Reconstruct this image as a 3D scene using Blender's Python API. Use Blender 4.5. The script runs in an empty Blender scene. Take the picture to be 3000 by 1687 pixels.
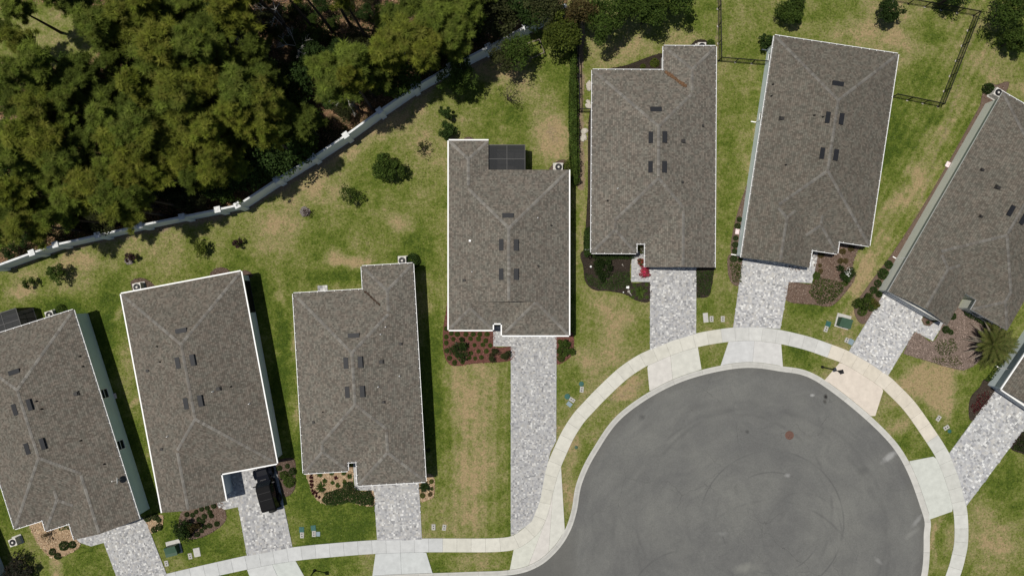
import bpy, bmesh, math, random
import numpy as np
from mathutils import Vector, Matrix

# ---------------------------------------------------------------- scene, camera, sky, sun
scn = bpy.context.scene
COL = scn.collection
CAM_H = 72.0            # flying height in metres
S = 0.036               # metres per photograph pixel on the ground
cam_d = bpy.data.cameras.new('camera')
cam_d.lens = 24.0; cam_d.sensor_width = 36.0; cam_d.clip_start = 0.5; cam_d.clip_end = 6000
cam = bpy.data.objects.new('camera', cam_d); COL.objects.link(cam)
cam.location = (0, 0, CAM_H); cam.rotation_euler = (0, 0, 0)
scn.camera = cam

SUN_DIR = Vector((0.307, -0.068, -1.0)).normalized()       # the way the light travels
sun_el = math.asin(-SUN_DIR.z)
sun_az = math.atan2(-SUN_DIR.x, -SUN_DIR.y)
world = bpy.data.worlds.new('World'); scn.world = world; world.use_nodes = True
wn = world.node_tree.nodes; wl = world.node_tree.links
sky = wn.new('ShaderNodeTexSky'); sky.sky_type = 'NISHITA'; sky.sun_disc = False
sky.sun_elevation = sun_el; sky.sun_rotation = sun_az
wn['Background'].inputs['Strength'].default_value = 0.055
wl.new(sky.outputs[0], wn['Background'].inputs['Color'])
sun_d = bpy.data.lights.new('sun', 'SUN'); sun_d.energy = 4.15; sun_d.angle = math.radians(0.53)
sun_d.color = (1.0, 0.955, 0.88)
sun = bpy.data.objects.new('sun', sun_d); COL.objects.link(sun); sun.location = (-20, 5, 90)
sun.rotation_euler = SUN_DIR.to_track_quat('-Z', 'Y').to_euler()
scn.view_settings.view_transform = 'Standard'; scn.view_settings.look = 'None'
scn.view_settings.exposure = 0.0; scn.view_settings.gamma = 1.0
scn.view_settings.use_curve_mapping = False

rng = np.random.default_rng(11)
random.seed(11)
# ---------------------------------------------------------------- photograph pixel -> place
KT = 750 / 1934.0
def T(r, c, *p):                 # points read in a detail view (row, column) -> photograph pixels
    return [(750 * c + x * KT, (0, 562, 1125)[r] + y * KT) for x, y in p]
def O(*p): return [(x * 1.1646, y * 1.1646) for x, y in p]
def W(p, z=0.0):                 # pixel + known height -> world x, y
    f = S * (CAM_H - z) / CAM_H
    return ((p[0] - 1500) * f, (843.5 - p[1]) * f)
def G(r, c, *p, z=0.0): return [W(q, z) for q in T(r, c, *p)]
def g1(r, c, x, y, z=0.0): return W(T(r, c, (x, y))[0], z)
def OG(*p, z=0.0): return [W(q, z) for q in O(*p)]
TM = KT * S                      # metres per detail-view unit

# ---------------------------------------------------------------- materials
MATS = {}
def new_mat(name):
    m = bpy.data.materials.new(name); m.use_nodes = True
    nt = m.node_tree; b = nt.nodes['Principled BSDF']
    MATS[name] = m
    return m, nt, b
def nd(nt, t, **kw):
    n = nt.nodes.new(t)
    for k, v in kw.items(): setattr(n, k, v)
    return n
def lk(nt, a, b): nt.links.new(a, b)
def math_n(nt, op, a, b=None, clamp=False):
    n = nd(nt, 'ShaderNodeMath', operation=op, use_clamp=clamp)
    for i, v in enumerate((a, b)):
        if v is None: continue
        if isinstance(v, (int, float)): n.inputs[i].default_value = v
        else: lk(nt, v, n.inputs[i])
    return n.outputs[0]
def mix_n(nt, fac, a, b, blend='MIX'):
    n = nd(nt, 'ShaderNodeMix', data_type='RGBA', blend_type=blend)
    for s, v in ((n.inputs['Factor'], fac), (n.inputs['A'], a), (n.inputs['B'], b)):
        if isinstance(v, (int, float)): s.default_value = v
        elif isinstance(v, tuple): s.default_value = (*v, 1) if len(v) == 3 else v
        else: lk(nt, v, s)
    return n.outputs['Result']
def noise_n(nt, vec, scale, detail=4, rough=0.55):
    n = nd(nt, 'ShaderNodeTexNoise'); n.inputs['Scale'].default_value = scale
    n.inputs['Detail'].default_value = detail; n.inputs['Roughness'].default_value = rough
    if vec is not None: lk(nt, vec, n.inputs['Vector'])
    return n.outputs['Fac']
def ramp_n(nt, fac, lo, hi):
    n = nd(nt, 'ShaderNodeMapRange'); n.inputs['From Min'].default_value = lo; n.inputs['From Max'].default_value = hi
    lk(nt, fac, n.inputs['Value']); return n.outputs['Result']
def coords(nt, kind='Object'): return nd(nt, 'ShaderNodeTexCoord').outputs[kind]
def geo_pos(nt): return nd(nt, 'ShaderNodeNewGeometry').outputs['Position']
def bump_n(nt, b, h, strength, dist=0.02):
    n = nd(nt, 'ShaderNodeBump'); n.inputs['Strength'].default_value = strength; n.inputs['Distance'].default_value = dist
    lk(nt, h, n.inputs['Height']); lk(nt, n.outputs[0], b.inputs['Normal'])

def plain(name, col, rough=0.7, var=0.15, scale=3.0, metal=0.0, bump=0.0, spec=0.3):
    m, nt, b = new_mat(name)
    p = geo_pos(nt); f = noise_n(nt, p, scale, 6, 0.6)
    lo = tuple(c * (1 - var) for c in col); hi = tuple(min(1, c * (1 + var)) for c in col)
    lk(nt, mix_n(nt, ramp_n(nt, f, 0.3, 0.7), lo, hi), b.inputs['Base Color'])
    b.inputs['Roughness'].default_value = rough; b.inputs['Metallic'].default_value = metal
    b.inputs['Specular IOR Level'].default_value = spec
    if bump: bump_n(nt, b, noise_n(nt, p, scale * 12, 3), bump)
    return m
def attr_mat(name, rough=0.8, var=0.2, scale=6.0, transl=0.0, spec=0.2, sheen=0.0):
    """colour per piece from the mesh attribute Col, with grain on top"""
    m, nt, b = new_mat(name)
    a = nd(nt, 'ShaderNodeAttribute', attribute_name='Col').outputs['Color']
    f = ramp_n(nt, noise_n(nt, geo_pos(nt), scale, 4, 0.6), 0.25, 0.75)
    g = nd(nt, 'ShaderNodeMapRange'); g.inputs['To Min'].default_value = 1 - var; g.inputs['To Max'].default_value = 1 + var
    lk(nt, f, g.inputs['Value'])
    v = nd(nt, 'ShaderNodeVectorMath', operation='SCALE'); lk(nt, a, v.inputs[0]); lk(nt, g.outputs[0], v.inputs['Scale'])
    lk(nt, v.outputs[0], b.inputs['Base Color'])
    b.inputs['Roughness'].default_value = rough; b.inputs['Specular IOR Level'].default_value = spec
    if transl:
        t = nd(nt, 'ShaderNodeBsdfTranslucent'); lk(nt, v.outputs[0], t.inputs['Color'])
        mx = nd(nt, 'ShaderNodeMixShader'); mx.inputs[0].default_value = transl
        lk(nt, b.outputs[0], mx.inputs[1]); lk(nt, t.outputs[0], mx.inputs[2])
        lk(nt, mx.outputs[0], nt.nodes['Material Output'].inputs['Surface'])
    return m

M_leaf = attr_mat('foliage', 0.6, 0.25, 1.2, transl=0.42, spec=0.08)
M_chip = attr_mat('chips', 0.9, 0.15, 9.0, spec=0.1)
M_paver = attr_mat('paver_stone', 0.85, 0.10, 14.0, spec=0.2)
M_slab = attr_mat('concrete_slab', 0.85, 0.11, 1.6, spec=0.2)
M_cap = attr_mat('cap_shingle', 0.95, 0.10, 12.0, spec=0.1)
M_bark = plain('bark', (0.055, 0.042, 0.032), 0.95, 0.4, 5)
M_frame = plain('porch_frame', (0.045, 0.044, 0.043), 0.5, 0.1, 4)
M_dead = plain('dead_wood', (0.42, 0.40, 0.36), 0.9, 0.2, 5)
M_white = plain('white_paint', (0.80, 0.80, 0.78), 0.5, 0.05, 1.5)
M_gutter_in = plain('gutter_inside', (0.10, 0.09, 0.08), 0.8, 0.3, 5)
M_black = plain('black_metal', (0.012, 0.012, 0.013), 0.5, 0.1, 4)
M_ventm = plain('vent_metal', (0.014, 0.015, 0.018), 0.5, 0.1, 4, spec=0.16)
M_pipe = plain('pipe_dark', (0.02, 0.018, 0.017), 0.6, 0.1, 4)
M_soffit = plain('soffit', (0.62, 0.61, 0.58), 0.7, 0.05, 2)
M_glass = plain('window_glass', (0.012, 0.015, 0.018), 0.1, 0.1, 1, spec=0.4)
M_ac = plain('ac_casing', (0.52, 0.50, 0.46), 0.6, 0.08, 4)
M_green_box = plain('utility_green', (0.035, 0.075, 0.045), 0.5, 0.12, 2)
M_teal = plain('lid_teal', (0.022, 0.09, 0.075), 0.6, 0.15, 6)
M_bluelid = plain('lid_blue', (0.19, 0.25, 0.28), 0.6, 0.1, 6)
M_lid = plain('lid_concrete', (0.36, 0.35, 0.32), 0.8, 0.12, 6)
M_lidhole = plain('lid_hole', (0.05, 0.05, 0.048), 0.8, 0.1, 6)
M_padc = plain('pad_concrete', (0.42, 0.41, 0.38), 0.85, 0.12, 3)
M_wood = plain('weathered_wood', (0.16, 0.135, 0.105), 0.85, 0.25, 6)
M_garage = plain('garage_door', (0.55, 0.56, 0.56), 0.55, 0.05, 2)
M_joint = plain('joint_sand', (0.27, 0.26, 0.245), 0.95, 0.2, 8)
M_wallp = plain('wall_panel', (0.74, 0.79, 0.80), 0.85, 0.06, 0.8)
M_coping = plain('wall_coping', (0.62, 0.63, 0.62), 0.85, 0.14, 5)
M_white_obj = plain('white_ceramic', (0.78, 0.78, 0.76), 0.5, 0.08, 6)
M_pink_obj = plain('pale_pink_plastic', (0.72, 0.60, 0.60), 0.6, 0.05, 4)
M_tyre = plain('rubber', (0.012, 0.012, 0.012), 0.8, 0.2, 8)
M_carpaint = plain('car_paint', (0.004, 0.005, 0.008), 0.10, 0.1, 1, spec=0.25)
M_carroof = plain('car_roof', (0.004, 0.004, 0.0045), 0.7, 0.1, 3, spec=0.12)
M_chrome = plain('bright_metal', (0.7, 0.7, 0.7), 0.2, 0.05, 3, metal=1.0)
M_rust = plain('rusty_iron', (0.12, 0.066, 0.050), 0.85, 0.35, 9, bump=0.3)
M_stone = plain('pale_stone', (0.40, 0.37, 0.32), 0.9, 0.2, 5)
WALLC = {}
def wall_mat(name, col):
    m = plain('stucco_' + name, col, 0.9, 0.04, 0.7, bump=0.05); WALLC[name] = m; return m
wall_mat('teal', (0.60, 0.71, 0.675)); wall_mat('blue', (0.60, 0.68, 0.69)); wall_mat('cream', (0.60, 0.61, 0.54))
wall_mat('grey', (0.56, 0.62, 0.63)); wall_mat('white', (0.66, 0.66, 0.64))

def shingle_mat(name, c1, c2):
    """laminated shingles: rows of tabs, each tab with its own tone, bundles leaning to green or to brown"""
    m, nt, b = new_mat(name)
    uv = nd(nt, 'ShaderNodeUVMap', uv_map='UV').outputs[0]
    s = nd(nt, 'ShaderNodeSeparateXYZ'); lk(nt, uv, s.inputs[0])
    row_f = math_n(nt, 'DIVIDE', s.outputs[1], 0.19); row = math_n(nt, 'FLOOR', row_f); fr = math_n(nt, 'FRACT', row_f)
    wr = nd(nt, 'ShaderNodeTexWhiteNoise', noise_dimensions='1D'); lk(nt, row, wr.inputs['W'])
    uf = math_n(nt, 'ADD', math_n(nt, 'DIVIDE', s.outputs[0], 0.16), math_n(nt, 'MULTIPLY', wr.outputs['Value'], 7.0)); ui = math_n(nt, 'FLOOR', uf)
    cv = nd(nt, 'ShaderNodeCombineXYZ'); lk(nt, ui, cv.inputs[0]); lk(nt, row, cv.inputs[1])
    w = nd(nt, 'ShaderNodeTexWhiteNoise', noise_dimensions='2D'); lk(nt, cv.outputs[0], w.inputs['Vector'])
    c = mix_n(nt, w.outputs['Value'], c1, c2)
    p = geo_pos(nt)
    hue = ramp_n(nt, noise_n(nt, p, 1.7, 3, 0.6), 0.40, 0.60)
    c = mix_n(nt, hue, mix_n(nt, 1.0, c, (1.03, 0.99, 0.955), 'MULTIPLY'), mix_n(nt, 1.0, c, (0.97, 1.0, 0.975), 'MULTIPLY'))
    big = ramp_n(nt, noise_n(nt, p, 0.45, 4, 0.6), 0.3, 0.7)
    c = mix_n(nt, big, mix_n(nt, 1.0, c, (0.93, 0.93, 0.93), 'MULTIPLY'), mix_n(nt, 1.0, c, (1.06, 1.06, 1.06), 'MULTIPLY'))
    fine = ramp_n(nt, noise_n(nt, p, 22, 2, 0.5), 0.2, 0.8)
    c = mix_n(nt, fine, mix_n(nt, 1.0, c, (0.85, 0.85, 0.85), 'MULTIPLY'), mix_n(nt, 1.0, c, (1.14, 1.14, 1.14), 'MULTIPLY'))
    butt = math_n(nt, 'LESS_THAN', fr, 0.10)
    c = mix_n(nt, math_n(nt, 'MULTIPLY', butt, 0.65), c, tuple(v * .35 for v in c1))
    lk(nt, c, b.inputs['Base Color']); b.inputs['Roughness'].default_value = 0.95; b.inputs['Specular IOR Level'].default_value = 0.05
    b.inputs['Diffuse Roughness'].default_value = 0.0
    h = math_n(nt, 'ADD', math_n(nt, 'MULTIPLY', math_n(nt, 'SUBTRACT', 1.0, fr), 0.6), math_n(nt, 'MULTIPLY', w.outputs['Value'], 0.5))
    bump_n(nt, b, h, 0.6, 0.012)
    return m
M_roof = [shingle_mat('shingles_a', (0.088, 0.079, 0.067), (0.168, 0.151, 0.129)),  # darker copy for the left houses: edge vignetting put into the colour
          shingle_mat('shingles_b', (0.096, 0.087, 0.075), (0.184, 0.167, 0.143)),
          shingle_mat('shingles_c', (0.084, 0.076, 0.064), (0.150, 0.136, 0.115))]

def screen_mat():
    m, nt, b = new_mat('insect_screen')
    b.inputs['Base Color'].default_value = (0.012, 0.013, 0.014, 1); b.inputs['Roughness'].default_value = 0.8
    t = nd(nt, 'ShaderNodeBsdfTransparent'); mx = nd(nt, 'ShaderNodeMixShader'); mx.inputs[0].default_value = 0.85
    lk(nt, t.outputs[0], mx.inputs[1]); lk(nt, b.outputs[0], mx.inputs[2]); lk(nt, mx.outputs[0], nt.nodes['Material Output'].inputs['Surface'])
    return m
M_screen = screen_mat()

# ---------------------------------------------------------------- mesh helpers
def tag(o, label=None, cat=None, group=None, kind=None):
    if label: o['label'] = label
    if cat: o['category'] = cat
    if group: o['group'] = group
    if kind: o['kind'] = kind
    return o
def empty(name, loc=(0, 0, 0), rz=0.0, parent=None):
    o = bpy.data.objects.new(name, None); COL.objects.link(o); o.empty_display_size = 0.3
    o.location = loc; o.rotation_euler = (0, 0, rz); o.parent = parent
    return o
def link(name, me, mat=None, parent=None, loc=None, rz=None):
    o = bpy.data.objects.new(name, me); COL.objects.link(o)
    if mat is not None and not me.materials: me.materials.append(mat)
    o.parent = parent
    if loc is not None: o.location = loc
    if rz is not None: o.rotation_euler = (0, 0, rz)
    return o
def np_mesh(name, V, F, col=None, smooth=False):
    """V (n,3), F (m,k) all with k corners, col (n,3)"""
    V = np.asarray(V, dtype=np.float32); F = np.asarray(F, dtype=np.int32)
    me = bpy.data.meshes.new(name); n, m, k = len(V), len(F), F.shape[1]
    me.vertices.add(n); me.vertices.foreach_set('co', V.ravel())
    me.loops.add(m * k); me.loops.foreach_set('vertex_index', F.ravel())
    me.polygons.add(m); me.polygons.foreach_set('loop_start', np.arange(0, m * k, k, dtype=np.int32))
    me.polygons.foreach_set('use_smooth', np.full(m, smooth))
    if col is not None:
        a = me.color_attributes.new('Col', 'FLOAT_COLOR', 'POINT')
        c4 = np.ones((n, 4), np.float32); c4[:, :3] = col; a.data.foreach_set('color', c4.ravel())
    me.update(calc_edges=True)
    return me
class MB:
    def __init__(s): s.v = []; s.f = []; s.uv = []; s.c = []
    def poly(s, pts, uv=None, col=None):
        i = len(s.v); s.v += [tuple(p) for p in pts]; s.f.append(list(range(i, i + len(pts))))
        s.uv.append(uv); s.c += [col or (1, 1, 1)] * len(pts)
    def quad(s, a, b, c, d, col=None): s.poly((a, b, c, d), None, col)
    def box(s, x0, x1, y0, y1, z0, z1, bottom=True, col=None, M=None):
        p = [Vector((x, y, z)) for z in (z0, z1) for y in (y0, y1) for x in (x0, x1)]
        if M is not None: p = [M @ q for q in p]
        for f in ((4, 5, 7, 6), (0, 1, 5, 4), (1, 3, 7, 5), (3, 2, 6, 7), (2, 0, 4, 6)) + (((0, 2, 3, 1),) if bottom else ()):
            s.poly([p[i] for i in f], None, col)
    def prism(s, pts, z0, z1, col=None, bottom=False):
        """pts: outline (x,y) any winding"""
        if area2(pts) < 0: pts = pts[::-1]
        s.poly([(x, y, z1) for x, y in pts], None, col)
        if bottom: s.poly([(x, y, z0) for x, y in pts[::-1]], None, col)
        for a, b in zip(pts, list(pts[1:]) + [pts[0]]):
            s.poly([(a[0], a[1], z0), (b[0], b[1], z0), (b[0], b[1], z1), (a[0], a[1], z1)], None, col)
    def tube(s, a, b, r0, r1=None, n=8, cap=True, col=None):
        r1 = r0 if r1 is None else r1
        a = Vector(a); b = Vector(b); d = (b - a).normalized()
        u = d.orthogonal().normalized(); w = d.cross(u)
        ra = [a + (u * math.cos(t) + w * math.sin(t)) * r0 for t in [2 * math.pi * i / n for i in range(n)]]
        rb = [b + (u * math.cos(t) + w * math.sin(t)) * r1 for t in [2 * math.pi * i / n for i in range(n)]]
        for i in range(n):
            j = (i + 1) % n; s.poly((ra[i], ra[j], rb[j], rb[i]), None, col)
        if cap: s.poly(ra[::-1], None, col); s.poly(rb, None, col)
    def lathe(s, prof, n=16, c=(0, 0, 0), col=None):
        for (r0, z0), (r1, z1) in zip(prof, prof[1:]):
            for i in range(n):
                t0, t1 = 2 * math.pi * i / n, 2 * math.pi * (i + 1) / n
                q = [(c[0] + r0 * math.cos(t0), c[1] + r0 * math.sin(t0), c[2] + z0), (c[0] + r0 * math.cos(t1), c[1] + r0 * math.sin(t1), c[2] + z0),
                     (c[0] + r1 * math.cos(t1), c[1] + r1 * math.sin(t1), c[2] + z1), (c[0] + r1 * math.cos(t0), c[1] + r1 * math.sin(t0), c[2] + z1)]
                if r0 < 1e-5: q = q[1:]
                elif r1 < 1e-5: q = q[:3]
                s.poly(q, None, col)
    def mesh(s, name, colour=False):
        me = bpy.data.meshes.new(name); me.from_pydata(s.v, [], s.f)
        if any(u is not None for u in s.uv):
            L = me.uv_layers.new(name='UV'); k = 0
            for f, u in zip(s.f, s.uv):
                for j in range(len(f)):
                    if u is not None: L.data[k].uv = u[j]
                    k += 1
        if colour:
            a = me.color_attributes.new('Col', 'FLOAT_COLOR', 'POINT')
            c4 = np.ones((len(s.v), 4), np.float32); c4[:, :3] = s.c; a.data.foreach_set('color', c4.ravel())
        me.update(); return me
    def build(s, name, mat, parent=None, colour=False, loc=None, rz=None):
        return link(name, s.mesh(name, colour), mat, parent, loc, rz)
def area2(p): return sum(a[0] * b[1] - b[0] * a[1] for a, b in zip(p, list(p[1:]) + [p[0]]))
def inset(p, d):
    """offset a closed outline inwards by d"""
    p = list(p) if area2(p) > 0 else list(p)[::-1]
    out = []; n = len(p)
    for i in range(n):
        a, b, c = Vector(p[i - 1]), Vector(p[i]), Vector(p[(i + 1) % n])
        e1 = (b - a).normalized(); e2 = (c - b).normalized()
        n1 = Vector((-e1.y, e1.x)); n2 = Vector((-e2.y, e2.x)); k = 1 + n1.dot(n2)
        out.append(tuple(b + (n1 + n2) * (d / max(k, 0.2))))
    return out
def in_poly(px, py, poly):
    px = np.asarray(px); py = np.asarray(py); r = np.zeros(px.shape, bool); n = len(poly)
    for i in range(n):
        x0, y0 = poly[i]; x1, y1 = poly[(i + 1) % n]
        if y0 == y1: continue
        c = ((y0 > py) != (y1 > py)) & (px < (x1 - x0) * (py - y0) / (y1 - y0) + x0)
        r ^= c
    return r
def dist_poly(px, py, poly, closed=True):
    d = np.full(np.shape(px), 1e9); n = len(poly)
    for i in range(n if closed else n - 1):
        x0, y0 = poly[i]; x1, y1 = poly[(i + 1) % n]
        ex, ey = x1 - x0, y1 - y0; L = ex * ex + ey * ey + 1e-12
        t = np.clip(((px - x0) * ex + (py - y0) * ey) / L, 0, 1)
        d = np.minimum(d, np.hypot(px - x0 - t * ex, py - y0 - t * ey))
    return d
def spline(pts, step=0.4):
    P = [Vector(p) for p in pts]; P = [P[0] * 2 - P[1]] + P + [P[-1] * 2 - P[-2]]; out = []
    for i in range(1, len(P) - 2):
        p0, p1, p2, p3 = P[i - 1:i + 3]; n = max(2, int((p2 - p1).length / (step * .5)))
        for k in range(n):
            t = k / n
            out.append(0.5 * (2 * p1 + (p2 - p0) * t + (2 * p0 - 5 * p1 + 4 * p2 - p3) * t * t + (3 * p1 - p0 - 3 * p2 + p3) * t ** 3))
    out.append(P[-2]); out = np.array([tuple(o) for o in out])
    d = np.r_[0, np.cumsum(np.hypot(*np.diff(out, axis=0).T))]; m = max(2, int(d[-1] / step) + 1)
    s = np.linspace(0, d[-1], m)
    return np.c_[np.interp(s, d, out[:, 0]), np.interp(s, d, out[:, 1])]
def offset_line(L, d):
    """shift an open line to its right-hand side by d"""
    t = np.gradient(L, axis=0); t /= np.hypot(*t.T)[:, None]
    return L + np.c_[t[:, 1], -t[:, 0]] * d
def near_i(L, p): return int(np.argmin(np.hypot(L[:, 0] - p[0], L[:, 1] - p[1])))
def value_noise(x, y, cell, seed):
    """smooth noise, about -1..1"""
    r = np.random.default_rng(seed); g = r.uniform(-1, 1, (256, 256)); u = x / cell + 1000; v = y / cell + 1000
    i = np.floor(u).astype(int); j = np.floor(v).astype(int); fu = u - i; fv = v - j
    fu = fu * fu * (3 - 2 * fu); fv = fv * fv * (3 - 2 * fv)
    a = g[i % 256, j % 256]; b = g[(i + 1) % 256, j % 256]; c = g[i % 256, (j + 1) % 256]; d = g[(i + 1) % 256, (j + 1) % 256]
    return (a * (1 - fu) + b * fu) * (1 - fv) + (c * (1 - fu) + d * fu) * fv
# ================================================================ ROAD, KERB, PAVEMENT LINES
road_px = O((-60, 1640), (340, 1560), (680, 1490), (930, 1462), (1160, 1452)) + [(1500, 1684)] + \
    T(2, 2, (205, 1375), (350, 1250), (440, 1110), (490, 960), (530, 750), (640, 520), (850, 240), (1240, 0)) + \
    [(2154, 1080), (2280, 1087)] + T(2, 3, (400, 0), (940, 470), (1165, 960), (1180, 1150), (1160, 1449)) + \
    [(2655, 1820), (2560, 1960), (2430, 2060)]
road_edge = spline([W(p) for p in road_px], 0.35)           # left to right; the road lies on its right-hand side
kerb_back = offset_line(road_edge, -0.60)
kerb_lip = offset_line(road_edge, -0.38)
walk_px = O((-80, 1565), (200, 1500)) + T(2, 0, (1250, 1432), (1870, 1290)) + T(2, 1, (275, 1230), (600, 1197), (915, 1174), (1255, 1163), (1700, 1163), (1850, 1158), (1934, 1143)) + \
    T(2, 2, (80, 1092), (140, 1025), (180, 920), (205, 805), (245, 660), (275, 580), (325, 465), (380, 350), (460, 226), (545, 131), (640, 32)) + \
    T(1, 2, (800, 1335), (935, 1242), (1040, 1190), (1210, 1120), (1390, 1068), (1560, 1037), (1700, 1022), (1850, 1019)) + \
    T(1, 3, (0, 1030), (95, 1042), (300, 1090), (475, 1150), (610, 1202), (760, 1287), (905, 1385)) + \
    T(2, 3, (980, 0), (1110, 135), (1245, 325), (1365, 515), (1440, 700), (1495, 900), (1512, 1050), (1510, 1200), (1490, 1310), (1450, 1449)) + [(2770, 1790), (2680, 1910), (2550, 2020)]
walk_out = spline([W(p) for p in walk_px], 0.30)
walk_in = offset_line(walk_out, 1.46)
road_poly = [tuple(p) for p in road_edge] + [W(p) for p in ((2300, 2110), (2150, 2120), (1900, 2080), (1600, 1990), (1300, 1970), (800, 2010), (-80, 2180))]
wall_pts = T(1, 0, (-75, 572), (235, 460), (413, 398), (733, 327), (1050, 253), (1370, 187), (1640, 133), (1790, 100)) + \
    T(0, 1, (150, 1355), (425, 1186), (675, 1020), (930, 835), (1195, 653), (1465, 497), (1755, 350), (2039, 196), (2330, 55))
WALL_H = 2.3
wall_w = [W(p, 2.45) for p in wall_pts]
WOOD_POLY = [(-300, wall_w[0][1] - 30)] + wall_w + [(wall_w[-1][0] + 4, 40), (wall_w[-1][0] + 6, 300), (-300, 300)]
WOOD_POLY[0] = (-300, wall_w[0][1] - 40)

# ================================================================ GROUND (lawns, wood floor)
def axis(lo, hi, step):
    a = list(np.arange(lo, hi + 1e-6, step)); g = step; x = hi
    while x < 2600: g *= 1.7; x += g; a.append(x)
    g = step; x = lo; pre = []
    while x > -2600: g *= 1.7; x -= g; pre.append(x)
    return np.array(pre[::-1] + a)
gx = axis(-57, 57, 0.25); gy = axis(-34, 36, 0.25)
GX, GY = np.meshgrid(gx, gy)
def fbm(x, y, cell, seed, n=4):
    r = 0; a = 1.0
    for k in range(n): r = r + a * value_noise(x, y, cell, seed + k); cell /= 2.1; a *= 0.55
    return r
warp = fbm(GX, GY, 2.2, 3); warp2 = fbm(GX, GY, 2.2, 9)
WX, WY = GX + 0.8 * warp, GY + 0.8 * warp2
dry = 0.50 + 0.22 * fbm(GX, GY, 5.0, 21) + 0.12 * fbm(GX, GY, 1.1, 31)
def patch(cx, cy, rx, ry, s, rot=0.0):
    global dry
    (x, y), = OG((cx, cy)); k = 1.1646 * S; dx = WX - x; dy = WY - y
    c, n = math.cos(rot), math.sin(rot); u = (dx * c + dy * n) / (rx * k); v = (-dx * n + dy * c) / (ry * k)
    w = np.clip(1.25 - np.sqrt(u * u + v * v), 0, 1); w = w * w * (3 - 2 * w); dry = dry + (.92 if s > 0 else .9) * s * w
for a in ((880, 655, 60, 20, .75), (835, 640, 25, 25, .4), (722, 740, 15, 60, .6), (740, 870, 14, 40, .4), (985, 555, 55, 32, .5), (700, 560, 90, 40, .25), (810, 440, 120, 55, .25, .5),
          (900, 350, 110, 45, .35, .5), (1010, 270, 110, 40, .45, .5), (1250, 180, 110, 55, .5), (1340, 240, 80, 60, .35), (1385, 340, 60, 70, .5), (640, 620, 70, 30, .2),
          (1200, 1110, 85, 250, .30), (1150, 950, 50, 80, .2), (1510, 930, 70, 90, .28), (1440, 1120, 30, 70, .3), (1560, 820, 60, 60, .2), (1500, 760, 40, 50, .3), (1460, 560, 14, 200, .25),
          (2310, 430, 36, 330, .34, -.52), (2190, 680, 30, 120, .3, -.52), (2335, 955, 95, 60, .75, .45), (2360, 1010, 40, 60, .5), (2390, 130, 100, 40, .35), (2270, 100, 60, 30, .4), (2160, 70, 80, 35, .3),
          (2420, 60, 60, 60, .2), (2500, 180, 60, 70, .3), (2480, 310, 50, 50, .25), (1960, 60, 120, 50, .15),
          (55, 745, 55, 30, .6), (170, 655, 90, 28, .45), (60, 690, 60, 30, .35), (305, 800, 12, 30, .55), (342, 1000, 12, 28, .6), (150, 1430, 26, 30, .6), (190, 700, 60, 30, .25),
          (1580, 985, 60, 18, .6, .75), (1470, 1350, 25, 60, .3), (1440, 1240, 25, 60, .35), (2260, 1080, 50, 45, .45), (2345, 1350, 14, 90, .5), (2510, 1380, 50, 70, .3), (890, 1410, 50, 35, .3), (1200, 1415, 90, 25, .2),
          (740, 1060, 12, 40, .5), (750, 990, 12, 40, .4), (1560, 120, 90, 50, .3), (1700, 90, 60, 50, .2), (1880, 210, 40, 50, .2),
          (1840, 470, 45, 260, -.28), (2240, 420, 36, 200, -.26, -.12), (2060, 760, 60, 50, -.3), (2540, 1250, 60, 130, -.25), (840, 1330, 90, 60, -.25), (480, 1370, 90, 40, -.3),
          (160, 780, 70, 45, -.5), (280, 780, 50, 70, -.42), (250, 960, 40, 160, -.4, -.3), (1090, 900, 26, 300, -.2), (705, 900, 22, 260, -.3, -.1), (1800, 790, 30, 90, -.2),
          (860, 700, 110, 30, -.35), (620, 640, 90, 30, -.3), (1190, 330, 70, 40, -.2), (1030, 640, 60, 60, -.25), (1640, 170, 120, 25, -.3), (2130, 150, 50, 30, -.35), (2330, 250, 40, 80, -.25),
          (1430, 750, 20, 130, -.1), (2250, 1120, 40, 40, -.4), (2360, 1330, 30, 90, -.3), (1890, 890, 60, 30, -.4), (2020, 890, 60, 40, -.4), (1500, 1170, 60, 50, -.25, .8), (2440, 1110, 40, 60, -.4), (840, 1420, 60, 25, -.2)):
    patch(*a)
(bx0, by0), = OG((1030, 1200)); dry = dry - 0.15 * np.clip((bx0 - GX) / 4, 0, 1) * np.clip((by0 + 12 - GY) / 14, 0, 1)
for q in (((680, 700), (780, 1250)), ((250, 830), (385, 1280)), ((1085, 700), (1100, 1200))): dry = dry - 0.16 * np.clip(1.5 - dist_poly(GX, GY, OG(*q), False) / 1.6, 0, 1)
# mowing tracks
(sx0, sy0), (sx1, sy1) = OG((1110, 920), (1285, 1345))
m = (GX > sx0) & (GX < sx1) & (GY < sy0) & (GY > sy1)
dry = dry + np.where(m, 0.08 * np.sin(GX * 2 * math.pi / 1.05), 0)
u = GX * math.cos(-.52) + GY * math.sin(-.52)
(ax, ay), (bx, by) = OG((2470, 60), (2130, 760))
dist = dist_poly(GX, GY, [(ax, ay), (bx, by)], False)
dry = dry + np.where(dist < 3.5, 0.10 * np.sin(u * 2 * math.pi / 0.9), 0)
dry = np.where((np.abs(GX) > 57.1) | (GY > 36.1) | (GY < -34.1), .5, dry)
dry = np.clip(dry, 0, 1)
wood = in_poly(GX, GY, WOOD_POLY); dw = dist_poly(GX, GY, wall_w, False)
lit = np.where(wood, 1.0, 0.0)
(cx, cy), = OG((110, 95)); clr = np.clip(1.5 - np.hypot((WX - cx) / 6.5, (WY - cy) / 3.6), 0, 1)
lit = lit - np.where(wood, clr, 0)
dirt = np.where(~wood, np.clip(1.1 - dw / (0.9 + 0.7 * np.clip(warp, -.6, 2)), 0, 1) * (GX < wall_w[-1][0]) * 0.8, 0)
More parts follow.
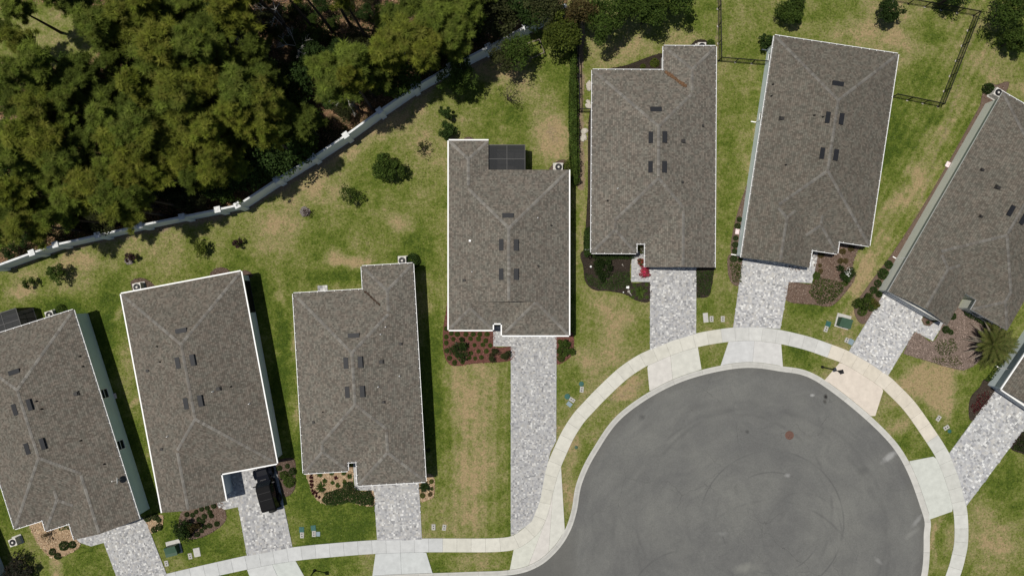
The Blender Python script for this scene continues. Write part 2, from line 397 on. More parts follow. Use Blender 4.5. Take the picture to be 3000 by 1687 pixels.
def dirt_line(p, wdt, s):
    global dirt
    d = dist_poly(WX * .25 + GX * .75, WY * .25 + GY * .75, p, False); dirt = np.maximum(dirt, s * np.clip(1.4 - d / wdt, 0, 1))
dirt_line(OG((1459, 60), (1461, 470)), 0.5, 0.75)
dirt_line(OG((2462, 60), (2300, 560)), 0.35, 0.4); dirt_line(OG((2330, 320), (2150, 740)), 0.3, 0.35)
dirt_line(OG((1385, 325), (1392, 345)), 0.9, 0.45)
dirt_line(OG((1640, 950), (1540, 1010)), 0.7, 0.4)
dirt_line(OG((1808, 0), (1808, 155)), 0.3, 0.5)
z = 0.03 * fbm(GX, GY, 3.0, 55) * (np.hypot(GX, GY) < 90)
zl = np.where(wood, 0.10 * np.abs(fbm(GX, GY, 2.0, 77)), 0) * (np.hypot(GX, GY) < 120)
z = np.where(wood, zl, -0.02 + 0 * z)
rp = in_poly(GX, GY, road_poly) | (dist_poly(GX, GY, [tuple(p) for p in road_edge], False) < 0.40)
z = np.where(rp, -0.22, z)
ny, nx = GX.shape
idx = np.arange(nx * ny).reshape(ny, nx)
F = np.stack([idx[:-1, :-1], idx[:-1, 1:], idx[1:, 1:], idx[1:, :-1]], -1).reshape(-1, 4)
V = np.stack([GX, GY, z], -1).reshape(-1, 3)
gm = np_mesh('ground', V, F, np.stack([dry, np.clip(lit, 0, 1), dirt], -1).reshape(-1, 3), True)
def ground_mat():
    m, nt, b = new_mat('lawn')
    a = nd(nt, 'ShaderNodeAttribute', attribute_name='Col').outputs['Color']
    s = nd(nt, 'ShaderNodeSeparateColor'); lk(nt, a, s.inputs[0]); p = geo_pos(nt)
    n1 = noise_n(nt, p, 5.0, 6, 0.7); n2 = noise_n(nt, p, 5.5, 4, 0.8); n3 = noise_n(nt, p, 1.1, 5, 0.65); n4 = noise_n(nt, p, 3.2, 5, .7)
    # dryness with fine break-up
    d = math_n(nt, 'ADD', s.outputs[0], math_n(nt, 'MULTIPLY', math_n(nt, 'SUBTRACT', n1, 0.5), 1.1))
    d = math_n(nt, 'ADD', d, math_n(nt, 'MULTIPLY', math_n(nt, 'SUBTRACT', n3, 0.5), 0.6))
    d = math_n(nt, 'ADD', d, math_n(nt, 'MULTIPLY', math_n(nt, 'SUBTRACT', noise_n(nt, p, 2.4, 5, 0.72), 0.5), 1.15))
    cr = nd(nt, 'ShaderNodeValToRGB'); e = cr.color_ramp.elements
    e[0].position = 0.0; e[0].color = (0.044, 0.070, 0.009, 1); e[1].position = 1.0; e[1].color = (0.285, 0.215, 0.115, 1)
    for pos, c in ((0.28, (0.084, 0.112, 0.016)), (0.52, (0.136, 0.150, 0.038)), (0.75, (0.196, 0.184, 0.075))):
        k = e.new(pos); k.color = (*c, 1)
    lk(nt, d, cr.inputs[0])
    g = nd(nt, 'ShaderNodeMapRange'); g.inputs['From Min'].default_value = .25; g.inputs['From Max'].default_value = .75
    g.inputs['To Min'].default_value = 0.62; g.inputs['To Max'].default_value = 1.36; lk(nt, n2, g.inputs['Value'])
    v = nd(nt, 'ShaderNodeVectorMath', operation='SCALE'); lk(nt, cr.outputs[0], v.inputs[0]); lk(nt, g.outputs[0], v.inputs['Scale'])
    sp_ = ramp_n(nt, noise_n(nt, p, 6.5, 2, 0.5), 0.67, 0.73)
    lawn = mix_n(nt, math_n(nt, 'MULTIPLY', sp_, 0.6), v.outputs[0], (0.035, 0.035, 0.012))
    lawn = mix_n(nt, math_n(nt, 'MULTIPLY', ramp_n(nt, noise_n(nt, p, 8.5, 2, 0.5), 0.68, 0.75), 0.45), lawn, (0.30, 0.29, 0.19))
    # bare sandy soil
    soil = mix_n(nt, ramp_n(nt, n2, .3, .7), (0.12, 0.085, 0.055), (0.27, 0.21, 0.145))
    f = math_n(nt, 'MULTIPLY', ramp_n(nt, math_n(nt, 'ADD', s.outputs[2], math_n(nt, 'MULTIPLY', math_n(nt, 'SUBTRACT', n4, .5), 1.0)), 0.35, 0.65), 1.0, True)
    c = mix_n(nt, f, lawn, soil)
    # leaf litter of the wood
    l1 = mix_n(nt, ramp_n(nt, n2, .35, .65), (0.075, 0.045, 0.026), (0.24, 0.145, 0.082))
    l2 = mix_n(nt, ramp_n(nt, n3, .42, .66), l1, (0.045, 0.05, 0.016))
    fl = math_n(nt, 'MULTIPLY', ramp_n(nt, math_n(nt, 'ADD', s.outputs[1], math_n(nt, 'MULTIPLY', math_n(nt, 'SUBTRACT', n4, .5), 0.8)), 0.35, 0.65), 1.0, True)
    c = mix_n(nt, fl, c, l2)
    lk(nt, c, b.inputs['Base Color']); b.inputs['Roughness'].default_value = 0.95; b.inputs['Specular IOR Level'].default_value = 0.08
    bump_n(nt, b, noise_n(nt, p, 9.0, 5, 0.75), 0.9, 0.05)
    return m
ground = link('ground', gm, ground_mat()); tag(ground, kind='structure')
ground['label'] = 'patchy green and straw coloured lawn around the houses'

# ---- short grass standing up from the lawn near the camera centre: too many blades to count
def lawn_blades():
    N = 230000
    x = rng.uniform(-55, 55, N); y = rng.uniform(-32, 32, N)
    ok = ~in_poly(x, y, WOOD_POLY) & ~in_poly(x, y, road_poly)
    x, y = x[ok], y[ok]
    ix = np.clip(np.searchsorted(gx, x), 0, nx - 1); iy = np.clip(np.searchsorted(gy, y), 0, ny - 1)
    d = dry[iy, ix]; di = dirt[iy, ix]
    n = fbm(x, y, .8, 401)
    keep = (rng.uniform(0, 1, len(x)) < 0.95 - 0.55 * d + .2 * n) & (rng.uniform(0, 1, len(x)) > di)
    return x[keep], y[keep], d[keep]

# ================================================================ ASPHALT
def asphalt_mat():
    m, nt, b = new_mat('asphalt')
    p = geo_pos(nt); cx, cy = W((2189, 1598))
    q = nd(nt, 'ShaderNodeVectorMath', operation='SUBTRACT'); lk(nt, p, q.inputs[0]); q.inputs[1].default_value = (cx, cy, 0)
    sp = nd(nt, 'ShaderNodeSeparateXYZ'); lk(nt, q.outputs[0], sp.inputs[0])
    r = nd(nt, 'ShaderNodeVectorMath', operation='LENGTH'); lk(nt, q.outputs[0], r.inputs[0]); rad = r.outputs['Value']
    th = math_n(nt, 'ARCTAN2', sp.outputs[0], sp.outputs[1])
    cv = nd(nt, 'ShaderNodeCombineXYZ'); lk(nt, math_n(nt, 'ADD', math_n(nt, 'MULTIPLY', rad, 0.8), math_n(nt, 'MULTIPLY', noise_n(nt, p, 0.2, 3, .5), 5.0)), cv.inputs[0]); lk(nt, math_n(nt, 'MULTIPLY', th, 2.6), cv.inputs[1])
    streak = noise_n(nt, cv.outputs[0], 1.4, 5, 0.62); big = noise_n(nt, p, 0.16, 4, 0.6); fine = noise_n(nt, p, 7, 5, 0.85); mid = noise_n(nt, p, 1.3, 5, 0.65)
    c = mix_n(nt, ramp_n(nt, streak, .35, .68), (0.107, 0.107, 0.103), (0.124, 0.124, 0.118))
    c = mix_n(nt, ramp_n(nt, big, .38, .66), c, mix_n(nt, 1.0, c, (1.24, 1.24, 1.20), 'MULTIPLY'))
    c = mix_n(nt, ramp_n(nt, fine, .2, .8), mix_n(nt, 1.0, c, (0.74, 0.74, 0.74), 'MULTIPLY'), mix_n(nt, 1.0, c, (1.26, 1.26, 1.25), 'MULTIPLY'))
    c = mix_n(nt, math_n(nt, 'MULTIPLY', ramp_n(nt, mid, .62, .78), 0.35), c, (0.165, 0.162, 0.148))
    # tyre scrub marks: arcs round a few centres
    def arc(c, px, rr, wd, s, seed):
        x, y = W(px); a = nd(nt, 'ShaderNodeVectorMath', operation='DISTANCE'); lk(nt, p, a.inputs[0]); a.inputs[1].default_value = (x, y, -0.1)
        d = math_n(nt, 'ABSOLUTE', math_n(nt, 'SUBTRACT', a.outputs['Value'], rr))
        f = math_n(nt, 'SUBTRACT', 1.0, math_n(nt, 'DIVIDE', d, wd), True)
        k = ramp_n(nt, noise_n(nt, p, 0.17 + 0.03 * seed, 2, .5), .44, .6)
        f = math_n(nt, 'MULTIPLY', math_n(nt, 'MULTIPLY', f, k, True), s)
        return mix_n(nt, f, c, (0.072, 0.072, 0.071))
    for i, (px, rr, wd, s) in enumerate((((2262, 1532), 7.6, .12, .6), ((2262, 1532), 5.35, .12, .55), ((2230, 1560), 13.2, .3, .28), ((2200, 1600), 14.6, .35, .25), ((2010, 1780), 6.0, .15, .45),
                                         ((2150, 1500), 10.4, .25, .4), ((2260, 1730), 9.5, .18, .5), ((2140, 1640), 16.6, .5, .25), ((2350, 1560), 4.2, .12, .3))):
        c = arc(c, px, rr, wd, s, i)
    # hairline cracks and the dirty strip along the kerb
    vo = nd(nt, 'ShaderNodeTexVoronoi', feature='DISTANCE_TO_EDGE'); vo.inputs['Scale'].default_value = 0.16
    wv = nd(nt, 'ShaderNodeVectorMath', operation='ADD'); nz = nd(nt, 'ShaderNodeTexNoise'); nz.inputs['Scale'].default_value = 0.8; nz.inputs['Detail'].default_value = 5; lk(nt, p, nz.inputs['Vector'])
    sc_ = nd(nt, 'ShaderNodeVectorMath', operation='SCALE'); lk(nt, nz.outputs['Color'], sc_.inputs[0]); sc_.inputs['Scale'].default_value = 1.6; lk(nt, p, wv.inputs[0]); lk(nt, sc_.outputs[0], wv.inputs[1]); lk(nt, wv.outputs[0], vo.inputs['Vector'])
    ck = math_n(nt, 'MULTIPLY', math_n(nt, 'LESS_THAN', vo.outputs['Distance'], 0.004), ramp_n(nt, noise_n(nt, p, .12, 2, .5), .5, .62), True)
    c = mix_n(nt, math_n(nt, 'MULTIPLY', ck, 0.35), c, (0.045, 0.045, 0.044))
    gut = math_n(nt, 'MULTIPLY', ramp_n(nt, math_n(nt, 'ADD', rad, math_n(nt, 'MULTIPLY', mid, 1.2)), 18.3, 19.6), 0.45, True)
    c = mix_n(nt, gut, c, (0.085, 0.082, 0.074))
    sp2 = ramp_n(nt, noise_n(nt, p, 2.6, 3, .6), .70, .76); c = mix_n(nt, math_n(nt, 'MULTIPLY', sp2, .45), c, (0.06, 0.06, 0.058))
    # pale cement spills and dark oil spots, each with its own ragged outline
    wn_ = math_n(nt, 'MULTIPLY', math_n(nt, 'SUBTRACT', noise_n(nt, p, 1.6, 5, .7), .5), 1.7)
    for (px, rx, ry, rot, s, colr) in ((T(2, 3, (925, 545))[0], .95, .33, .6, .6, (.34, .34, .33)), (T(2, 3, (1130, 1035))[0], .9, .22, .9, .4, (.3, .3, .29)), (T(2, 3, (1090, 1130))[0], .9, .25, .7, .28, (.25, .25, .23)),
                                       (T(2, 2, (1760, 1390))[0], 1.1, .5, .2, .4, (.24, .24, .21)), (T(2, 3, (840, 1340))[0], .5, .2, -.8, .35, (.28, .28, .27)), (T(2, 3, (340, 85))[0], .25, .15, 0, .7, (.34, .34, .33)),
                                       (T(2, 2, (1590, 1130))[0], .5, .22, 0, .3, (.24, .24, .23)), (T(2, 3, (150, 690))[0], .3, .2, 0, .5, (.3, .3, .29)),
                                       (T(2, 3, (440, 95))[0], .2, .28, .2, .95, (.016, .015, .014)), (T(2, 3, (432, 135))[0], .2, .26, .2, .7, (.035, .033, .028)), (T(2, 3, (720, 660))[0], .6, .5, 0, .35, (.05, .05, .05)), (T(2, 2, (1780, 360))[0], .22, .18, 0, .6, (.04, .04, .04)),
                                       (T(2, 2, (985, 250))[0], .35, .3, 0, .5, (.045, .045, .045))):
        x, y = W(px); qq = nd(nt, 'ShaderNodeMapping', vector_type='TEXTURE'); lk(nt, p, qq.inputs[0])
        qq.inputs['Location'].default_value = (x, y, -0.1); qq.inputs['Rotation'].default_value = (0, 0, rot); qq.inputs['Scale'].default_value = (rx, ry, 1)
        ln = nd(nt, 'ShaderNodeVectorMath', operation='LENGTH'); lk(nt, qq.outputs[0], ln.inputs[0])
        f = math_n(nt, 'SUBTRACT', 1.35, math_n(nt, 'ADD', ln.outputs['Value'], wn_), True)
        c = mix_n(nt, math_n(nt, 'MULTIPLY', f, s), c, colr)
    lk(nt, c, b.inputs['Base Color']); b.inputs['Roughness'].default_value = 0.9; b.inputs['Specular IOR Level'].default_value = 0.15
    bump_n(nt, b, fine, 0.4, 0.01)
    return m
mb = MB(); mb.poly([(x, y, -0.10) for x, y in (road_poly if area2(road_poly) > 0 else road_poly[::-1])])
road = mb.build('road', asphalt_mat()); tag(road, 'grey asphalt turning circle with tyre marks', kind='structure')

# ================================================================ KERB: cast lengths with joints
kerb = empty('kerb'); tag(kerb, 'pale concrete kerb round the turning circle', kind='structure')
L = len(road_edge); step = 9
for i in range(0, L - step - 1, step):
    mb = MB(); j = min(i + step, L - 1); tone = 0.435 + rng.uniform(-.02, .02)
    colr = (tone * 1.02, tone, tone * .92); c2 = tuple(c * .97 for c in colr)
    for k in range(i, j):
        a0, a1 = Vector(road_edge[k]), Vector(road_edge[k + 1]); b0, b1 = Vector(kerb_back[k]), Vector(kerb_back[k + 1])
        if k == i: a0 = a0.lerp(a1, .03); b0 = b0.lerp(b1, .03)
        P = lambda v, z: (v.x, v.y, z)
        prof = [(0, -.15), (0, -.085), (.3, -.06), (.6, .0), (.82, .03), (.97, .035), (.985, -.15)]
        for (u0, z0), (u1, z1) in zip(prof, prof[1:]):
            mb.quad(P(a0.lerp(b0, u0), z0), P(a1.lerp(b1, u0), z0), P(a1.lerp(b1, u1), z1), P(a0.lerp(b0, u1), z1), c2 if u0 in (.3, .6) else colr)
    mb.build('kerb_stone', M_slab, kerb, True)

# ================================================================ PAVEMENT: single slabs
sidewalk = empty('sidewalk'); tag(sidewalk, 'pale concrete pavement curving round the turning circle', kind='structure')
mb = MB()
for k in range(len(walk_out) - 1):
    mb.quad((*walk_in[k], .015), (*walk_in[k + 1], .015), (*walk_out[k + 1], .015), (*walk_out[k], .015))
mb.build('joint_bed', M_joint, sidewalk)
i_c0 = near_i(walk_out, g1(2, 1, 1355, 1163)); i_c1 = near_i(walk_out, g1(1, 2, 1560, 1037)); i_c2 = near_i(walk_out, g1(1, 3, 475, 1150)); i_c3 = near_i(walk_out, g1(2, 3, 1245, 325))
def slab_tone(i):
    t = rng.uniform(-.028, .022)
    if i < i_c0: c = (.455, .462, .452)
    elif i < i_c1: c = (.505, .492, .430)
    elif i < i_c2: c = (.480, .478, .452)
    elif i < i_c3: c = (.545, .500, .420)
    else: c = (.478, .478, .440)
    return tuple(v + t for v in c)
def slab(name, poly, z, colr, parent, base=-.05, gap=.007):
    p = inset(poly, gap); mb = MB(); q = inset(p, .012); n = len(p)
    mb.poly([(x, y, z) for x, y in q], None, colr)
    for a, b, c, d in zip(p, p[1:] + p[:1], q[1:] + q[:1], q): mb.quad((*a, z - .012), (*b, z - .012), (*c, z), (*d, z), colr); mb.quad((*a, base), (*b, base), (*b, z - .012), (*a, z - .012), colr)
    return mb.build(name, M_slab, parent, True)
step = 5
for i in range(0, len(walk_out) - step, step):
    o = [tuple(p) for p in walk_out[i:i + step + 1]]; n_ = [tuple(p) for p in walk_in[i:i + step + 1]]
    slab('slab', o[::-1] + n_, 0.04, slab_tone(i), sidewalk)

NOGRASS = []
NOGRASS.append([tuple(p) for p in walk_out] + [tuple(p) for p in walk_in[::-1]])
def apron(label, back0, back1, front0, front1, colr, nsplit=2, mid=None):
    """driveway apron between pavement and kerb, cast in nsplit bays"""
    r = empty('driveway_apron'); tag(r, label, kind='structure')
    i0, i1 = near_i(walk_in, back0), near_i(walk_in, back1); j0, j1 = near_i(kerb_back, front0), near_i(kerb_back, front1)
    for k in range(nsplit):
        a0 = i0 + (i1 - i0) * k // nsplit; a1 = i0 + (i1 - i0) * (k + 1) // nsplit; b0 = j0 + (j1 - j0) * k // nsplit; b1 = j0 + (j1 - j0) * (k + 1) // nsplit
        back = [tuple(p) for p in walk_in[a0:a1 + 1]]; front = [tuple(p) for p in kerb_back[b0:b1 + 1]]
        if k == 0: front[0] = tuple(front0); back[0] = tuple(back0)
        if k == nsplit - 1: front[-1] = tuple(front1); back[-1] = tuple(back1)
        NOGRASS.append(back + front[::-1]); slab('slab', back + front[::-1], 0.036, tuple(c + rng.uniform(-.015, .015) for c in colr), r)
    return r
apron('concrete apron below the driveway with the parked black car', g1(2, 0, 1866, 1398), g1(2, 1, 300, 1333), OG((640, 1482))[0], OG((778, 1470))[0], (.462, .468, .455))
apron('concrete apron in front of the gravel bed house by the bottom edge', g1(2, 1, 902, 1281), g1(2, 1, 1287, 1271), g1(2, 1, 878, 1452), g1(2, 1, 1340, 1445), (.462, .468, .455))
apron('wide wedge of concrete apron at the bend of the pavement', g1(2, 2, 12, 1248), g1(2, 2, 370, 620), g1(2, 2, -22, 1425), g1(2, 2, 400, 1112), (.500, .490, .435), 3)
apron('concrete apron below the house with pink flowers', g1(1, 2, 1022, 1326), g1(1, 2, 1404, 1170), g1(1, 2, 1038, 1502), g1(1, 2, 1432, 1338), (.512, .500, .440))
apron('concrete apron at the top of the turning circle', g1(1, 2, 1636, 1130), g1(1, 3, 100, 1150), g1(1, 2, 1575, 1312), g1(1, 3, 113, 1325), (.488, .486, .458))
apron('cream coloured concrete apron beside the street lamp', g1(1, 3, 540, 1290), g1(2, 3, 870, 50), g1(1, 3, 424, 1424), g1(2, 3, 810, 240), (.545, .498, .415), 1)
apron('concrete apron on the right of the turning circle', g1(2, 3, 1248, 545), g1(2, 3, 1390, 960), g1(2, 3, 1066, 580), g1(2, 3, 1208, 1025), (.478, .478, .445), 1)

# ================================================================ PAVER DRIVEWAYS
PAV = np.array([(.40, .398, .39), (.32, .32, .32), (.37, .366, .358), (.22, .22, .222), (.34, .334, .324), (.52, .515, .495), (.28, .28, .288), (.38, .368, .345), (.34, .34, .342)])
def paver_field(polys, ang, pal, seed, mod=0.2):
    r = np.random.default_rng(seed); c, s = math.cos(ang), math.sin(ang)
    allp = np.array([p for q in polys for p in q]); u = allp @ np.array([c, s]); v = allp @ np.array([-s, c])
    Vs, Cs = [], []
    y = v.min(); row = 0
    while y < v.max():
        h = mod * r.choice([1.0, 1.0, 1.45]); x = u.min() - r.uniform(0, .3)
        while x < u.max():
            w = mod * r.choice([0.75, 1.0, 1.5, 1.5]); Vs.append((x, x + w, y, y + h)); x += w
        y += h
    B = np.array(Vs); mx = (B[:, 0] + B[:, 1]) / 2; my = (B[:, 2] + B[:, 3]) / 2; X = mx * c - my * s; Y = mx * s + my * c
    ok = np.zeros(len(B), bool)
    for q in polys: ok |= in_poly(X, Y, q) & (dist_poly(X, Y, q) > 0.05)
    B = B[ok]; n = len(B); g = .006
    cl = pal[r.integers(0, len(pal), n)] * r.uniform(.9, 1.1, (n, 1)); z = 0.055 + r.uniform(-.003, .003, n)
    x0, x1, y0, y1 = B[:, 0] + g, B[:, 1] - g, B[:, 2] + g, B[:, 3] - g
    V = np.zeros((n, 8, 3)); q = [(x0, y0), (x1, y0), (x1, y1), (x0, y1)]
    for k in range(4):
        a, b = q[k]; V[:, k, 0] = a * c - b * s; V[:, k, 1] = a * s + b * c; V[:, k, 2] = z - .05
        V[:, k + 4] = V[:, k]; V[:, k + 4, 2] = z
    F = np.array([(4, 5, 6, 7), (0, 1, 5, 4), (1, 2, 6, 5), (2, 3, 7, 6), (3, 0, 4, 7)])[None] + (np.arange(n) * 8)[:, None, None]
    return np_mesh('pavers', V.reshape(-1, 3), F.reshape(-1, 4), np.repeat(cl, 8, 0))
M_pbase = plain('paver_edge', (.36, .36, .36), .9, .12, 7)
def driveway(label, polys, ang, seed, pal=PAV, mod=.155):
    r = empty('driveway'); tag(r, label, kind='structure')
    for q in polys:
        NOGRASS.append(q); mb = MB(); mb.prism(q, -.02, .046); mb.build('edging', M_pbase, r)
    o = link('pavers', paver_field(polys, ang, pal, seed, mod), M_paver, r); tag(o, kind='stuff')
    return r
R = math.radians
driveway('grey paver driveway at the bottom left corner', [G(2, 0, (560, 1150), (1060, 995), (1108, 1045), (1262, 1440), (1010, 1520), (900, 1500), (785, 1195), (690, 1222), (600, 1192))], R(17.55), 1)
driveway('grey paver driveway under the parked black car', [T_ for T_ in [G(2, 0, (1640, 640), (2070, 570), (2098, 690), (2210, 1230), (1934, 1280), (1868, 1296), (1800, 925), (1700, 945), (1650, 925), (1640, 880))]], R(10.7), 2)
driveway('short grey paver driveway beside the gravel bed', [G(2, 1, (860, 690), (1228, 690), (1232, 780), (1254, 1170), (916, 1180), (890, 800), (745, 800), (735, 600), (790, 600))], R(3.3), 3)
driveway('long straight grey paver driveway in the middle', [OG((1241, 820), (1272, 820), (1272, 838), (1400, 838), (1399, 1108), (1385, 1135), (1372, 1185), (1358, 1260), (1338, 1310), (1300, 1340), (1285, 1346), (1285, 871), (1241, 871))], 0, 4, PAV * .95, .14)
driveway('grey paver driveway of the house with pink flowers', [G(1, 2, (935, 470), (1000, 395), (1060, 540), (1392, 540), (1390, 1072), (1210, 1124), (1042, 1194), (1043, 680), (900, 680), (903, 490))], 0, 5)
driveway('bright grey paver driveway at the top of the turning circle', [G(1, 2, (1748, 460), (2060, 470), (2240, 530), (2290, 455), (2312, 470), (2286, 600), (2264, 690), (2090, 680), (2026, 1036), (1860, 1022), (1670, 1026))], R(-8.6), 6, PAV * np.array([1.12, 1.12, 1.12]))
driveway('pale grey paver driveway right of the green transformer box', [G(1, 3, (880, 730), (1190, 890), (1175, 935), (1155, 965), (1175, 1005), (1215, 1015), (1250, 990), (1320, 960), (1325, 985), (1245, 1126), (1105, 1055), (905, 1388), (760, 1290), (610, 1205), (860, 790))], R(-29.9), 7, PAV * np.array([1.18, 1.18, 1.18]))
driveway('pale grey paver driveway at the right edge', [G(2, 3, (1722, 35), (2000, 220), (1960, 300), (1495, 920), (1440, 705), (1368, 520), (1690, 80))], R(-34), 8, PAV * np.array([1.10, 1.11, 1.12]), .19)

# ================================================================ PLANTING BEDS
RED = np.array([(.115, .045, .034), (.16, .07, .052), (.08, .032, .026), (.2, .1, .08)])
DARK = np.array([(.028, .021, .016), (.045, .034, .026), (.018, .014, .011), (.06, .047, .036)])
BROWN = np.array([(.115, .075, .055), (.17, .115, .088), (.08, .05, .036), (.22, .17, .135)])
TAN = np.array([(.42, .30, .185), (.33, .22, .13), (.5, .39, .26), (.24, .155, .095)])
GREYB = np.array([(.16, .14, .125), (.22, .195, .18), (.11, .095, .082), (.28, .25, .235)])
BEDS = []
def bed(label, poly, pal, seed, size=.09, dens=60, z=.03):
    poly = [tuple(p) for p in poly]; P = poly if area2(poly) > 0 else poly[::-1]
    P = [tuple(p) for p in spline(P + [P[0]], .22)[:-1]]
    NOGRASS.append(P); r = empty('planting_bed'); tag(r, label, kind='structure'); m = pal.mean(0)
    mb = MB(); q = inset(P, .08)
    mb.poly([(x, y, z) for x, y in q], None, tuple(m * .8))
    for a, b, c, d in zip(P, P[1:] + P[:1], q[1:] + q[:1], q): mb.quad((*a, -.03), (*b, -.03), (*c, z), (*d, z), tuple(m * .7))
    mb.build('mulch_base', M_chip, r, True)
    rr = np.random.default_rng(seed); xs = np.array(P)
    n = int(min(9000, dens * abs(area2(P)) / 2)); x = rr.uniform(xs[:, 0].min(), xs[:, 0].max(), n * 3); y = rr.uniform(xs[:, 1].min(), xs[:, 1].max(), n * 3)
    k = in_poly(x, y, P); x, y = x[k][:n], y[k][:n]; n = len(x)
    if n:
        a = rr.uniform(0, 6.28, n); l = size * rr.uniform(.5, 1.3, n); w = l * rr.uniform(.4, .9, n); t = rr.uniform(-.5, .5, (n, 2))
        V = np.zeros((n, 4, 3)); ca, sa = np.cos(a), np.sin(a)
        for k, (su, sv) in enumerate(((-1, -1), (1, -1), (1, 1), (-1, 1))):
            V[:, k, 0] = x + su * l / 2 * ca - sv * w / 2 * sa; V[:, k, 1] = y + su * l / 2 * sa + sv * w / 2 * ca
            V[:, k, 2] = z + .025 + l / 2 * su * t[:, 0] + w / 2 * sv * t[:, 1] + rr.uniform(0, .02, n)
        cl = pal[rr.integers(0, len(pal), n)] * rr.uniform(.8, 1.25, (n, 1))
        o = link('mulch_chips', np_mesh('mulch_chips', V.reshape(-1, 3), np.arange(n * 4).reshape(n, 4), np.repeat(cl, 4, 0)), M_chip, r); tag(o, kind='stuff')
    return r
bed('red mulch bed full of round shrubs in front of the middle house', G(1, 1, (1452, 760), (1470, 760), (1475, 1000), (1800, 1010), (1800, 1165), (1934, 1172), (1932, 1272), (1650, 1297), (1510, 1316), (1450, 1292), (1415, 1200), (1412, 1045), (1435, 900)), RED, 1)
bed('small red mulch bed right of the long driveway', G(1, 2, (336, 1060), (452, 1060), (468, 1170), (440, 1250), (360, 1302), (336, 1300)), RED, 2)
bed('sandy pebble bed with dark red plants left of the short driveway', G(2, 1, (396, 640), (700, 620), (735, 640), (748, 800), (888, 802), (893, 915), (800, 915), (700, 890), (570, 914), (470, 882), (412, 800)), TAN, 3, .1, 80)
bed('small sandy pebble bed right of the short driveway', G(2, 1, (1236, 700), (1340, 690), (1347, 840), (1300, 877), (1242, 892)), TAN, 4, .1, 80)
bed('brown mulch bed with round shrubs near the parked black car', G(2, 0, (1395, 940), (1650, 880), (1705, 960), (1700, 1040), (1600, 1122), (1480, 1167), (1410, 1162), (1340, 1080)), BROWN, 5)
bed('dark mulch bed right of the parked black car', G(2, 1, (140, 590), (285, 560), (300, 700), (290, 800), (212, 848), (165, 690)), BROWN * .8, 6)
bed('sandy pebble bed under the front windows at the bottom left', G(2, 0, (215, 1040), (325, 1010), (345, 1080), (525, 1030), (565, 1150), (604, 1190), (600, 1232), (520, 1282), (430, 1312), (370, 1300), (280, 1200)), TAN, 7, .1, 80)
bed('sandy pebble strip right of the bottom left driveway', G(2, 0, (1090, 1000), (1225, 985), (1232, 1030), (1220, 1085), (1140, 1122), (1108, 1045)), TAN, 8, .1, 60)
bed('black mulch bed in front of the house with pink flowers', G(1, 2, (545, 440), (935, 440), (905, 490), (900, 680), (1041, 684), (1041, 826), (940, 822), (860, 777), (740, 752), (620, 742), (555, 680), (538, 580)), DARK, 9)
bed('black mulch strip along the left wall of the house with pink flowers', G(1, 2, (578, -540), (622, -560), (622, 440), (545, 440), (556, 260), (572, 0)), DARK, 10)
bed('black mulch bed right of the driveway with pink flowers', G(1, 2, (1394, 560), (1520, 560), (1522, 620), (1492, 780), (1415, 802), (1394, 800)), DARK, 11)
bed('black mulch wedge behind the house with a brown stained roof', G(0, 2, (700, 560), (712, 524), (870, 490), (1148, 404), (1165, 560)), DARK, 12)
bed('black mulch half circle round the outdoor unit by the iron fence', G(0, 2, (1338, 370), (1345, 345), (1390, 306), (1450, 300), (1535, 345), (1535, 370)), DARK, 13)
bed('brown mulch strip along the pale blue wall', G(0, 2, (1885, 1130), (1900, 1130), (1800, 1790), (1745, 1960), (1690, 1960), (1650, 1880), (1690, 1650), (1770, 1400)), BROWN, 14)
bed('brown mulch bed left of the bright driveway', G(1, 2, (1635, 480), (1748, 470), (1740, 560), (1718, 705), (1660, 690), (1630, 620)), BROWN, 15)
bed('brown mulch bed with white flowering bush right of the bright driveway', G(1, 3, (345, 440), (530, 380), (722, 400), (677, 450), (642, 560), (662, 640), (600, 745), (480, 862), (340, 852), (140, 822), (155, 684), (330, 694), (355, 600)), BROWN, 16, .1, 70)
bed('square of mulch let into the bright driveway', G(1, 3, (165, 540), (270, 545), (268, 608), (165, 600)), BROWN * .9, 17)
bed('brown mulch strip along the cream wall', G(0, 3, (1640, 640), (1720, 640), (1800, 700), (1240, 1560), (1000, 2060), (850, 2300), (720, 2450), (650, 2330), (760, 2150), (960, 1880), (1240, 1440), (1600, 800)), BROWN, 18)
bed('brown mulch bed under the big palm', G(1, 3, (1108, 1060), (1245, 1130), (1325, 990), (1440, 850), (1740, 960), (1780, 1060), (1640, 1240), (1500, 1342), (1380, 1330), (1250, 1292), (1020, 1222)), GREYB * np.array([1, .86, .78]), 19, .11, 70)
bed('ring of mulch with a small plant in the pale driveway', G(1, 3, (1160, 950), (1225, 960), (1255, 985), (1215, 1013), (1178, 1003)), BROWN, 20)
bed('dark planting bed left of the driveway at the right edge', G(2, 3, (1640, -40), (1712, 60), (1552, 268), (1516, 222), (1530, 100), (1600, 20)), DARK * 1.4, 21)
bed('dark planting bed at the right edge below the driveway', G(2, 3, (2000, 300), (1900, 375), (1832, 482), (1934, 528), (2010, 540)), DARK, 22)
bed('round brown mulch patch by the outdoor unit on the left lawn', G(1, 0, (985, 690), (1010, 660), (1080, 650), (1150, 690), (1165, 730), (1000, 750)), BROWN * .8, 23)
bed('brown mulch patch behind the left middle house', G(1, 0, (1590, 640), (1610, 590), (1680, 568), (1740, 600), (1760, 650)), BROWN * .8, 24)
bed('brown mulch patch at the back corner near the dark screen porch', G(1, 0, (1810, 625), (1840, 590), (1890, 605), (1910, 640), (1850, 660)), BROWN * .8, 25)
bed('mulch ring round a purple leaved shrub', G(1, 0, (935, 520), (960, 500), (1000, 515), (1005, 545), (960, 552)), GREYB, 26)
